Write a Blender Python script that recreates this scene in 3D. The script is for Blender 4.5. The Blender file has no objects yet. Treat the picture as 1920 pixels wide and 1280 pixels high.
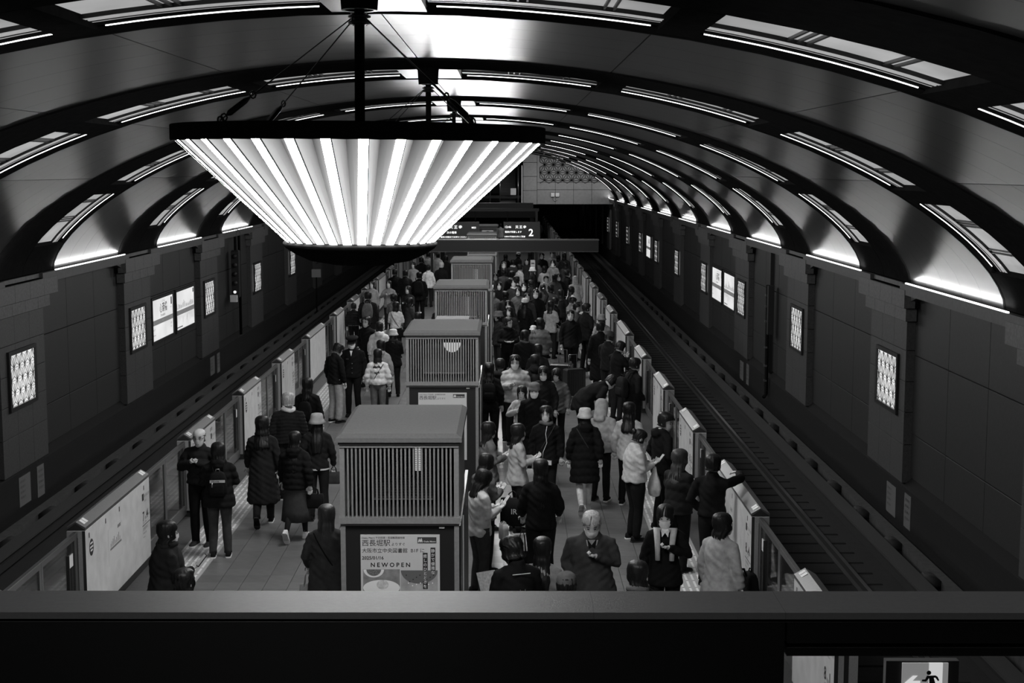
import bpy, math, random
import numpy as np
from math import sin, cos, pi, radians as R_, sqrt, atan, tan
from mathutils import Vector as V, Matrix as M4

# ------------------------------------------------------------------ camera, world, exposure
SC = bpy.context.scene
COL = SC.collection
FPX = 2667.0                       # focal length for a 1920 px wide frame (50 mm on 36 mm)
EYE = 5.25                         # eye height above the platform
VPX, VPY = 954.5, 318.3            # vanishing point of the tunnel in the photograph
PITCH = atan((640 - VPY) / FPX)
cam_d = bpy.data.cameras.new('camera'); cam = bpy.data.objects.new('camera', cam_d); COL.objects.link(cam)
cam_d.lens = 50.0; cam_d.sensor_width = 36.0; cam_d.clip_start = 0.05; cam_d.clip_end = 400
cam.location = (0, 0, EYE)
cam.rotation_euler = (pi / 2 - PITCH, 0, -atan((960 - VPX) / FPX))
SC.camera = cam
w = bpy.data.worlds.new('tunnel_world'); SC.world = w; w.use_nodes = True
w.node_tree.nodes['Background'].inputs[0].default_value = (0.5, 0.5, 0.5, 1)
w.node_tree.nodes['Background'].inputs[1].default_value = 0.012
SC.view_settings.view_transform = 'Standard'; SC.view_settings.look = 'None'
SC.view_settings.gamma = 1.0; SC.view_settings.use_curve_mapping = False
SC.view_settings.exposure = 0.0
SC.cycles.use_denoising = True
SC.cycles.max_bounces = 6; SC.cycles.diffuse_bounces = 3; SC.cycles.glossy_bounces = 3
SC.cycles.transmission_bounces = 4; SC.cycles.transparent_max_bounces = 8
SC.cycles.sample_clamp_indirect = 4.0

LAMP_STRIP = 62.0      # luminance of the chandelier strips
LAMP_SIDE = 0.24
COVE_W = 24.0         # cove tubes on the cornices
SLOT_LED = 4.0        # led lines in the vault slots
PLAT_W = 26.0         # platform downlights behind the camera's mezzanine and along the vault

def area(name, loc, rot, sx, sy, watts, parent=None):
    d = bpy.data.lights.new(name, 'AREA'); d.shape = 'RECTANGLE'; d.size = sx; d.size_y = sy; d.energy = watts
    o = bpy.data.objects.new(name, d); COL.objects.link(o); o.location = loc; o.rotation_euler = rot
    if parent: o.parent = parent
    return o

def axis_depth(v, z): return FPX * (EYE - z) / (cos(PITCH) * (v - VPY))
def at(u, v, z):
    """world point on the horizontal plane z that the photograph shows at pixel (u, v)"""
    D = axis_depth(v, z); h = EYE - z
    return V(((u - VPX) * D / FPX, (D - h * sin(PITCH)) / cos(PITCH), z))
def yd(D, z=2.0): return (D - (EYE - z) * sin(PITCH)) / cos(PITCH)

# ------------------------------------------------------------------ materials
MATS = {}
def _mat(name):
    m = bpy.data.materials.new(name); m.use_nodes = True
    return m, m.node_tree, m.node_tree.nodes['Principled BSDF']
def G(x): return (x, x, x, 1)
def mat(name, col, rough=0.6, metal=0.0, noise=0.0, nscale=20, bump=0.0, bscale=60, stretch=None, spec=0.5, coat=0.0):
    if name in MATS: return MATS[name]
    m, nt, b = _mat(name)
    b.inputs['Base Color'].default_value = G(col); b.inputs['Roughness'].default_value = rough
    b.inputs['Metallic'].default_value = metal; b.inputs['Specular IOR Level'].default_value = spec
    b.inputs['Coat Weight'].default_value = coat
    tc = nt.nodes.new('ShaderNodeTexCoord'); mp = nt.nodes.new('ShaderNodeMapping')
    nt.links.new(tc.outputs['Object'], mp.inputs['Vector'])
    if stretch: mp.inputs['Scale'].default_value = stretch
    if noise:
        n = nt.nodes.new('ShaderNodeTexNoise'); n.inputs['Scale'].default_value = nscale; n.inputs['Detail'].default_value = 5
        nt.links.new(mp.outputs[0], n.inputs['Vector'])
        r = nt.nodes.new('ShaderNodeMapRange')
        r.inputs[1].default_value = 0.25; r.inputs[2].default_value = 0.75
        r.inputs[3].default_value = max(0.0, col * (1 - noise)); r.inputs[4].default_value = min(1.0, col * (1 + noise))
        nt.links.new(n.outputs['Fac'], r.inputs[0]); nt.links.new(r.outputs[0], b.inputs['Base Color'])
    if bump:
        n = nt.nodes.new('ShaderNodeTexNoise'); n.inputs['Scale'].default_value = bscale; n.inputs['Detail'].default_value = 4
        nt.links.new(mp.outputs[0], n.inputs['Vector'])
        bp = nt.nodes.new('ShaderNodeBump'); bp.inputs['Strength'].default_value = bump; bp.inputs['Distance'].default_value = 0.01
        nt.links.new(n.outputs['Fac'], bp.inputs['Height']); nt.links.new(bp.outputs[0], b.inputs['Normal'])
    MATS[name] = m
    return m
def glow(name, strength, col=1.0, base=0.3):
    if name in MATS: return MATS[name]
    m, nt, b = _mat(name)
    b.inputs['Base Color'].default_value = G(base); b.inputs['Roughness'].default_value = 0.4
    b.inputs['Emission Color'].default_value = G(col); b.inputs['Emission Strength'].default_value = strength
    MATS[name] = m
    return m
def glow_noise(name, lo, hi, scale=3, stretch=(1, 1, 1)):
    m = glow(name, hi); nt = m.node_tree; b = nt.nodes['Principled BSDF']
    tc = nt.nodes.new('ShaderNodeTexCoord'); mp = nt.nodes.new('ShaderNodeMapping'); mp.inputs['Scale'].default_value = stretch
    n = nt.nodes.new('ShaderNodeTexNoise'); n.inputs['Scale'].default_value = scale
    r = nt.nodes.new('ShaderNodeMapRange'); r.inputs[1].default_value = .3; r.inputs[2].default_value = .7
    r.inputs[3].default_value = lo; r.inputs[4].default_value = hi
    nt.links.new(tc.outputs['Object'], mp.inputs[0]); nt.links.new(mp.outputs[0], n.inputs['Vector'])
    nt.links.new(n.outputs['Fac'], r.inputs[0]); nt.links.new(r.outputs[0], b.inputs['Emission Strength'])
    return m
def brick_mat(name, c1, c2, mortar, w_, h_, rough=.5):
    m, nt, b = _mat(name)
    tc = nt.nodes.new('ShaderNodeTexCoord'); mp = nt.nodes.new('ShaderNodeMapping')
    mp.inputs['Rotation'].default_value = (0, 0, 0)
    cx = nt.nodes.new('ShaderNodeSeparateXYZ'); cb = nt.nodes.new('ShaderNodeCombineXYZ')
    nt.links.new(tc.outputs['Object'], cx.inputs[0]); nt.links.new(cx.outputs['Y'], cb.inputs['X']); nt.links.new(cx.outputs['Z'], cb.inputs['Y'])
    bt = nt.nodes.new('ShaderNodeTexBrick'); bt.offset = 0.0
    bt.inputs['Scale'].default_value = 1.0; bt.inputs['Brick Width'].default_value = w_; bt.inputs['Row Height'].default_value = h_
    bt.inputs['Mortar Size'].default_value = .004
    bt.inputs['Color1'].default_value = G(c1); bt.inputs['Color2'].default_value = G(c2); bt.inputs['Mortar'].default_value = G(mortar)
    nt.links.new(cb.outputs[0], bt.inputs['Vector']); nt.links.new(bt.outputs['Color'], b.inputs['Base Color'])
    b.inputs['Roughness'].default_value = rough
    MATS[name] = m
    return m
def glass(name, tint=0.25, alpha=0.55, rough=0.03):
    m, nt, b = _mat(name)
    b.inputs['Base Color'].default_value = G(tint * .1); b.inputs['Roughness'].default_value = rough
    b.inputs['Alpha'].default_value = alpha; b.inputs['Specular IOR Level'].default_value = 0.9
    MATS[name] = m
    return m

black = mat('black_paint', .012, .55)
dark_metal = mat('dark_bronze_metal', .03, .42, .6, .25, 8)
rib_mat = mat('dark_rib_metal', .012, .8, .0, .2, 8, spec=.0)
gloss = mat('polished_bronze_vault_panel', .028, .3, .15, .15, 2.5, .08, 2.2, spec=.2)
joint = mat('joint_black', .006, .8, spec=0.0)
perf = mat('perforated_dark_band', .012, .8, spec=0.0)
stone = mat('grey_granite', .055, .62, 0, .3, 26, .12, 120)
stone_wall = mat('dark_stone_wall_panel', .019, .6, 0, .28, 22, .1, 110)
stone_cap = mat('grey_granite_cap', .085, .6, 0, .32, 20, .1, 100)
mosaic = brick_mat('small_mosaic_tile', .022, .018, .009, .1, .1, .4)
cornice_m = mat('cornice_stone', .06, .55, 0, .2, 12)
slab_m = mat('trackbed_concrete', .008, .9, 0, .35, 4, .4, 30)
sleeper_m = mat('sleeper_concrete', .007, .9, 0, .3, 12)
rail_m = mat('rail_steel', .13, .28, .9)
rail_side = mat('rail_rusty_side', .03, .7, .4)
gate_m = mat('pale_painted_gate_steel', .62, .42, .1, .14, 5, .05, 300)
gate_end = mat('gate_end_plate', .34, .45, .3, .1, 60)
gate_cap = mat('gate_cap_brushed', .17, .38, .7, .1, 40)
gate_dark = mat('gate_dark_trim', .03, .5, .3)
steel = mat('brushed_steel', .35, .3, .9, .15, 60, stretch=(1, 1, 12))
leaf_frame = mat('sliding_leaf_frame_metal', .17, .35, .7)
leaf_glass = glass('sliding_leaf_glass', .3, .5)
sticker = mat('white_sticker', .72, .5)
ink = mat('printed_black_ink', .02, .6)
ink_grey = mat('printed_grey_ink', .16, .6)
tile_a = mat('platform_tile', .135, .33, 0, .14, 9, .06, 90)
tile_b = mat('platform_tile_darker', .115, .36, 0, .14, 9, .06, 90)
grout = mat('platform_grout', .2, .8)
tact_m = mat('tactile_paving', .36, .5, 0, .1, 30)
edge_m = mat('platform_edge_stone', .06, .6, 0, .2, 20)
wood_m = mat('kiosk_grey_slat_metal', .22, .5, .2, .12, 30)
roof_m = mat('kiosk_roof_panel', .125, .9, 0, .1, 50, .04, 200, spec=.08)
kiosk_dark = mat('kiosk_dark_board', .012, .4)
rail_top_m = mat('parapet_coping_paint', .26, .5, .1, .06, 80, .05, 300)
rail_face_m = mat('parapet_dark_face', .02, .38, .2)
led_m = glow('led_line', SLOT_LED)
cove_m = glow('cove_tube', 2.2)
lampstrip_m = glow('chandelier_light_strip', LAMP_STRIP)
lampside_m = glow('chandelier_side_pane', LAMP_SIDE, base=.15)
_nt = lampside_m.node_tree; _a = _nt.nodes.new('ShaderNodeAttribute'); _a.attribute_name = 'tube_glow'; _nt.links.new(_a.outputs['Fac'], _nt.nodes['Principled BSDF'].inputs['Emission Strength'])
diff_m = glow_noise('slot_diffuser', .22, .4, 1.2)
trough_m = mat('slot_aluminium_trough', .6, .35, .6)
panel_glow = glow_noise('asanoha_panel_light', .55, .85, 2.0)
sign_glow = glow_noise('station_sign_light', .62, .8, 1.5)
poster_m = mat('poster_paper', .5, .5)  # plain paper tone, no emission

# ------------------------------------------------------------------ mesh helpers
class MB:
    def __init__(s): s.v = []; s.f = []; s.m = []; s.sm = []
    def add(s, vs, fs, mi=0, smooth=False):
        o = len(s.v); s.v += [tuple(p) for p in vs]
        s.f += [tuple(i + o for i in f) for f in fs]; s.m += [mi] * len(fs); s.sm += [smooth] * len(fs)
        return s
    def box(s, x0, x1, y0, y1, z0, z1, mi=0, bev=0.0):
        if x0 > x1: x0, x1 = x1, x0
        if y0 > y1: y0, y1 = y1, y0
        if bev <= 0:
            vs = [(x, y, z) for z in (z0, z1) for y in (y0, y1) for x in (x0, x1)]
            fs = [(0, 2, 3, 1), (4, 5, 7, 6), (0, 1, 5, 4), (2, 6, 7, 3), (0, 4, 6, 2), (1, 3, 7, 5)]
            return s.add(vs, fs, mi)
        b = bev; vs = []
        for z, q in ((z0, b), (z0 + b, 0), (z1 - b, 0), (z1, b)):
            vs += [(x0 + q, y0 + q, z), (x1 - q, y0 + q, z), (x1 - q, y1 - q, z), (x0 + q, y1 - q, z)]
        fs = [(3, 2, 1, 0), (12, 13, 14, 15)]
        for k in range(3):
            for i in range(4):
                j = (i + 1) % 4; fs.append((k * 4 + i, k * 4 + j, k * 4 + 4 + j, k * 4 + 4 + i))
        return s.add(vs, fs, mi)
    def quad(s, a, b, c, d, mi=0): return s.add([a, b, c, d], [(0, 1, 2, 3)], mi)
    def tube(s, pts, r, n=8, mi=0, cap=True, smooth=True):
        pts = [V(p) for p in pts]; rs = r if isinstance(r, (list, tuple)) else [r] * len(pts)
        vs = []; fs = []; up = None
        for i, p in enumerate(pts):
            t = (pts[min(i + 1, len(pts) - 1)] - pts[max(i - 1, 0)]).normalized()
            if up is None:
                up = V((0, 0, 1)) if abs(t.z) < .9 else V((0, 1, 0))
            a = t.cross(up).normalized(); b = a.cross(t).normalized(); up = b
            rr = rs[i]; ra, rb = rr if isinstance(rr, tuple) else (rr, rr)
            for k in range(n):
                w_ = 2 * pi * k / n
                vs.append(p + a * cos(w_) * ra + b * sin(w_) * rb)
        for i in range(len(pts) - 1):
            for k in range(n):
                j = (k + 1) % n; fs.append((i * n + k, i * n + j, (i + 1) * n + j, (i + 1) * n + k))
        if cap:
            fs.append(tuple(reversed(range(n)))); fs.append(tuple(range((len(pts) - 1) * n, len(pts) * n)))
        return s.add(vs, fs, mi, smooth)
    def rings(s, rings, mi=0, smooth=True, cap0=True, cap1=True, closed=True):
        n = len(rings[0]); vs = [p for r in rings for p in r]; fs = []
        for i in range(len(rings) - 1):
            for k in range(n if closed else n - 1):
                j = (k + 1) % n; fs.append((i * n + k, i * n + j, (i + 1) * n + j, (i + 1) * n + k))
        if cap0: fs.append(tuple(reversed(range(n))))
        if cap1: fs.append(tuple(range((len(rings) - 1) * n, len(rings) * n)))
        return s.add(vs, fs, mi, smooth)
    def lathe(s, prof, n=24, c=(0, 0, 0), mi=0, smooth=True, cap=True):
        rg = [[(c[0] + r * cos(2 * pi * k / n), c[1] + r * sin(2 * pi * k / n), c[2] + z) for k in range(n)] for r, z in prof]
        return s.rings(rg, mi, smooth, cap, cap)
    def extrude(s, poly, y0, y1, mi=0):
        """poly in (x, z), extruded along y"""
        n = len(poly); vs = [(x, y0, z) for x, z in poly] + [(x, y1, z) for x, z in poly]
        fs = [tuple(range(n)), tuple(reversed(range(n, 2 * n)))] + [(i, i + n, (i + 1) % n + n, (i + 1) % n) for i in range(n)]
        return s.add(vs, fs, mi)
    def mesh(s, name, mats):
        me = bpy.data.meshes.new(name); me.from_pydata(s.v, [], s.f)
        if not isinstance(mats, (list, tuple)): mats = [mats]
        for m in mats: me.materials.append(m)
        me.polygons.foreach_set('material_index', s.m); me.polygons.foreach_set('use_smooth', s.sm)
        me.update()
        return me
    def build(s, name, mats, parent=None, loc=None, rot=None):
        return link(name, s.mesh(name, mats), parent, loc, rot)
def link(name, data, parent=None, loc=None, rot=None):
    o = bpy.data.objects.new(name, data); COL.objects.link(o)
    if parent: o.parent = parent
    if loc is not None: o.location = loc
    if rot is not None: o.rotation_euler = rot
    return o
def tag(o, label=None, cat=None, group=None, kind=None):
    if label: o['label'] = label
    if cat: o['category'] = cat
    if group: o['group'] = group
    if kind: o['kind'] = kind
    return o
def thing(name, label, cat, loc=(0, 0, 0), rz=0.0, group=None):
    o = bpy.data.objects.new(name, None); COL.objects.link(o); o.empty_display_size = .1
    o.location = loc; o.rotation_euler = (0, 0, rz)
    return tag(o, label, cat, group)
def structure(name, loc=(0, 0, 0)):
    o = bpy.data.objects.new(name, None); COL.objects.link(o); o.location = loc
    return tag(o, kind='structure')
def copy_tree(o, parent=None):
    c = o.copy(); COL.objects.link(c)
    if parent is not None: c.parent = parent
    for ch in o.children: copy_tree(ch, c)
    return c
ORD = ['nearest', 'second', 'third', 'fourth', 'fifth', 'sixth', 'seventh', 'eighth', 'ninth', 'tenth', 'eleventh', 'twelfth', 'thirteenth',
       'fourteenth', 'fifteenth', 'sixteenth', 'seventeenth', 'eighteenth', 'nineteenth', 'twentieth', 'twenty-first', 'twenty-second',
       'twenty-third', 'twenty-fourth', 'twenty-fifth', 'twenty-sixth', 'twenty-seventh', 'twenty-eighth', 'twenty-ninth', 'thirtieth']

_TX = {}
def text(body, size, m, parent, origin, ex=(1, 0, 0), ey=(0, 0, 1), name='lettering', bold=0.0, align='LEFT', sx=1.0, thick=.0008, space=1.0, label=None):
    """flat printed lettering: origin = baseline start; ex, ey = reading and up directions (parent space)"""
    key = (body, bold, align, space)
    if key not in _TX:
        cu = bpy.data.curves.new('t', 'FONT'); cu.body = body; cu.size = 1.0; cu.offset = bold; cu.align_x = align; cu.space_character = space
        cu.resolution_u = 2
        to = bpy.data.objects.new('t', cu)
        me = bpy.data.meshes.new_from_object(to); bpy.data.objects.remove(to); bpy.data.curves.remove(cu)
        _TX[key] = me
    me = _TX[key].copy(); me.name = name
    me.materials.clear(); me.materials.append(m)
    ex = V(ex).normalized(); ey = V(ey).normalized(); ez = ex.cross(ey)
    mt = M4(((ex.x * size * sx, ey.x * size, ez.x, origin[0]), (ex.y * size * sx, ey.y * size, ez.y, origin[1]), (ex.z * size * sx, ey.z * size, ez.z, origin[2]), (0, 0, 0, 1)))
    me.transform(mt)
    o = link(name, me, parent)
    if label: o['label'] = label
    return o

def _fade():
    # stop the mirror-like glare on the diffusers
    for m in (lampstrip_m, lampside_m, diff_m, led_m): m.node_tree.nodes['Principled BSDF'].inputs['Roughness'].default_value = .7
_fade()
trough_glow = glow('trough_strip_painted_glow', .3)  # lit look of the metal trough strips, put in as emission
# ------------------------------------------------------------------ setting: dimensions
XC = -1.03                 # middle of the vault
HW = 8.0                   # half width at the pilaster faces
XR, XL = XC + HW, XC - HW  # pilaster faces
Z0 = 3.3; RISE = 3.2       # springing and rise of the vault
P = 8.27                   # bay
YR = 24.75                 # near edge of the first pilaster in view
_Rc = (HW * HW + RISE * RISE) / (2 * RISE)
NPRO = 96
_prof = []
for i in range(NPRO + 1):
    ph = -pi / 2 + pi * i / NPRO
    x = HW * sin(ph)
    ze = RISE * cos(ph); zc = sqrt(max(0, _Rc ** 2 - x * x)) - (_Rc - RISE)
    _prof.append((x, Z0 + .55 * ze + .45 * zc))
PX = np.array([p[0] for p in _prof]); PZ = np.array([p[1] for p in _prof])
def pro(x, off=0.0):
    """point of the vault at distance x from its axis, moved out along the normal by off"""
    x = max(-HW, min(HW, x))
    # parametrise by angle for a clean normal
    ph = math.asin(x / HW); e = .004
    def q(p_):
        xx = HW * sin(p_); return xx, Z0 + .55 * RISE * cos(p_) + .45 * (sqrt(_Rc ** 2 - xx * xx) - (_Rc - RISE))
    a = q(max(-pi / 2, ph - e)); b = q(min(pi / 2, ph + e)); c = q(ph)
    tx, tz = b[0] - a[0], b[1] - a[1]; l = sqrt(tx * tx + tz * tz)
    nx, nz = -tz / l, tx / l
    return (XC + c[0] + nx * off, c[1] + nz * off)
def arc(xa, xb, n, off=0.0):
    pa, pb = math.asin(max(-1, min(1, xa / HW))), math.asin(max(-1, min(1, xb / HW)))
    return [pro(HW * sin(pa + (pb - pa) * i / n), off) for i in range(n + 1)]
def shell(mb, xa, xb, y0, y1, o0, o1, n, mi=0, ends=True, smooth=True):
    lo = arc(xa, xb, n, o0); hi = arc(xa, xb, n, o1)
    vs = []; fs = []
    for i in range(n + 1):
        vs += [(lo[i][0], y0, lo[i][1]), (lo[i][0], y1, lo[i][1]), (hi[i][0], y1, hi[i][1]), (hi[i][0], y0, hi[i][1])]
    for i in range(n):
        a = i * 4
        for k in range(4):
            j = (k + 1) % 4; fs.append((a + k, a + 4 + k, a + 4 + j, a + j))
    if smooth:
        mb.add([v for i in range(n + 1) for v in (vs[4 * i], vs[4 * i + 1])], [(2 * i, 2 * i + 2, 2 * i + 3, 2 * i + 1) for i in range(n)], mi, True)
        fs = [f for j, f in enumerate(fs) if j % 4 != 0]
    mb.add(vs, fs, mi, False)
    if ends: mb.add([vs[0], vs[1], vs[2], vs[3], vs[-4], vs[-3], vs[-2], vs[-1]], [(0, 1, 2, 3), (7, 6, 5, 4)], mi)
    return mb

RIB = 1.78; SLOT = 1.78
Y_MIN = -2.0
ceiling = structure('ceiling')
SEG = [-8.0, -6.1, -4.2, -2.18, 0.0, 2.18, 4.2, 6.1, 8.0]
GATES_LED = [(-7.76, -6.62), (-6.32, -4.68), (-4.32, -2.5), (-2.2, -.4), (.4, 2.2), (2.5, 4.32), (4.68, 6.32), (6.62, 7.76)]
# dark outer shell that closes the tunnel above the panels
mb = MB(); shell(mb, -8, 8, Y_MIN - 1, 98.6, .42, .5, 40); mb.build('outer_shell', black, ceiling)
gl_far = MB()
for k in range(-3, 9):
    yr = YR - .15 + P * k               # near edge of the rib
    # thick rib
    mb = MB(); shell(mb, -8, 8, yr, yr + RIB, .004, .4, 40)
    shell(mb, -8, 8, yr, yr + .05, -.02, .4, 40)
    mb.build('arch_rib', rib_mat, ceiling)
    ys = yr + RIB; ye = ys + SLOT
    # slot: far cheek, near strip, cross boxes
    mb = MB(); shell(mb, -8, 8, ye - .05, ye + .02, -.01, .4, 40)
    n_ = 40; lo = arc(-8, 8, n_, 0.0); hi = arc(-8, 8, n_, .03)
    mb.rings([[(p_[0], ye - .05, p_[1]) for p_ in lo], [(p_[0], ye - .2, p_[1]) for p_ in hi]], 0, False, False, False, closed=False)
    shell(mb, -8, 8, ye - .31, ye - .2, .044, .4, 40)
    mb.build('perforated_band', perf, ceiling)
    mb = MB()
    edges = [-8.0] + [e for g in GATES_LED for e in g] + [8.0]
    for i in range(0, len(edges), 2):
        if abs(edges[i + 1] + edges[i]) < .01:
            sb_ = MB(); shell(sb_, edges[i] + .02, edges[i + 1] - .02, ys, ye - .02, 0, .38, 3); sb_.build('mount_plate', trough_m, ceiling)
        elif edges[i + 1] - edges[i] > .05:
            mid = i not in (0, len(edges) - 2)
            shell(mb, edges[i], edges[i + 1], ys, ye - .02, .0, .38, 3, 0 if mid else 0)
    mb.build('cross_box', rib_mat, ceiling)
    led = MB(); te = MB(); tr = MB(); df = MB(); br = MB()
    for (a, b) in GATES_LED:
        n = 7
        shell(led, a + .06, b - .06, ye - .212, ye - .2, .028, .037, n)
        shell(tr, a, b, ys + .02, ye - .31, .12, .2, n)
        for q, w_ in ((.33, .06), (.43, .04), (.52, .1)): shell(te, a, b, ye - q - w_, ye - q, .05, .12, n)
        L = b - a
        for t0, t1 in ((0.01, .99),):
            shell(df, a + L * t0, a + L * t1, ys + .06, ye - .68, .075, .12, 7)
        for t in (.34, .38, .42, .74, .78):
            shell(br, a + L * t, a + L * (t + .01), ys + .05, ye - .66, .05, .12, 1)
        for y_ in (ye - .4, ye - .64): shell(br, a, b, y_ - .015, y_, .045, .12, n)
    led.build('led_line', led_m, ceiling); te.build('glowing_trough_strip', trough_glow, ceiling); tr.build('trough', trough_m, ceiling)
    df.build('diffuser', diff_m, ceiling); br.build('bracket_bar', dark_metal, ceiling)
    # glossy panels from the slot to the next rib
    y0, y1 = ye + .02, yr + P
    if k < 8:
        nst = 5
        for j in range(nst):
            a = y0 + (y1 - y0) * j / nst + .0025; b = y0 + (y1 - y0) * (j + 1) / nst - .0025
            for i in range(8):
                m_ = MB(); g = .006
                shell(m_, SEG[i] + (g if i else 0), SEG[i + 1] - (g if i < 7 else 0), a, b, 0.0, .03, 8, ends=True)
                if k <= 2:
                    m_.build('vault_panel', gloss, ceiling)
                else:
                    gl_far.add(m_.v, m_.f)
o = gl_far.build('vault_panel_field', gloss, ceiling); o['kind'] = 'stuff'

# ------------------------------------------------------------------ side walls
PW = 2.45
NB = 14
def light_panel(x, y0, z0, side, label, w_=1.34, h_=.96):
    """asanoha light panel, face towards the platform; side=+1 on the right wall"""
    t = thing('lattice_light_panel', label, 'light panel', (x, y0, z0), 0, 'lattice light panels on the side walls')
    s = -side
    fr = MB(); e = .07; d = .05 * s
    fr.box(0, d, -e, w_ + e, -e, 0); fr.box(0, d, -e, w_ + e, h_, h_ + e); fr.box(0, d, -e, 0, 0, h_); fr.box(0, d, w_, w_ + e, 0, h_)
    fr.build('frame', black, t)
    MB().box(0, .018 * s, 0, w_, 0, h_).build('diffuser', panel_glow, t)
    la = MB(); X0 = .024 * s
    def seg(a, b, wd=.006):
        # clip to the frame
        t0, t1 = 0.0, 1.0; dx, dz = b[0] - a[0], b[1] - a[1]
        for p_, q_ in ((-dx, a[0]), (dx, w_ - a[0]), (-dz, a[1]), (dz, h_ - a[1])):
            if abs(p_) < 1e-9:
                if q_ < 0: return
            else:
                r = q_ / p_
                if p_ < 0: t0 = max(t0, r)
                else: t1 = min(t1, r)
        if t1 - t0 < 1e-3: return
        A = (a[0] + dx * t0, a[1] + dz * t0); B = (a[0] + dx * t1, a[1] + dz * t1)
        l = sqrt(dx * dx + dz * dz); nx, nz = -dz / l * wd / 2, dx / l * wd / 2
        la.quad((X0, A[0] + nx, A[1] + nz), (X0, B[0] + nx, B[1] + nz), (X0, B[0] - nx, B[1] - nz), (X0, A[0] - nx, A[1] - nz))
        la.quad((X0 * .7, A[0] + nx, A[1] + nz), (X0, A[0] + nx, A[1] + nz), (X0, B[0] + nx, B[1] + nz), (X0 * .7, B[0] + nx, B[1] + nz))
    sx = w_ / 4.6; sz = h_ / 4.1
    asanoha(seg, sx, sz, w_, h_, w_ * .5, h_ / 2)
    la.build('lattice', black, t)
    return t
def asanoha(seg, sx, sz, w_, h_, ox, oz):
    nr = int(h_ / sz) + 3; nc = int(w_ / sx) + 3
    def P_(i, j): return (ox + (i + (.5 if j % 2 else 0)) * sx, oz + j * sz)
    for j in range(-nr // 2 - 1, nr // 2 + 2):
        for i in range(-nc // 2 - 2, nc // 2 + 2):
            a = P_(i, j); b = P_(i + 1, j)
            o_ = 1 if j % 2 else 0
            c = P_(i + o_, j + 1); d = P_(i + o_ + (0), j - 1)
            seg(a, b); seg(a, c); seg(b, c)
            for tri in ((a, b, c), (a, b, d)):
                g = (sum(p[0] for p in tri) / 3, sum(p[1] for p in tri) / 3)
                for p in tri: seg(p, g, .008)

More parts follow.
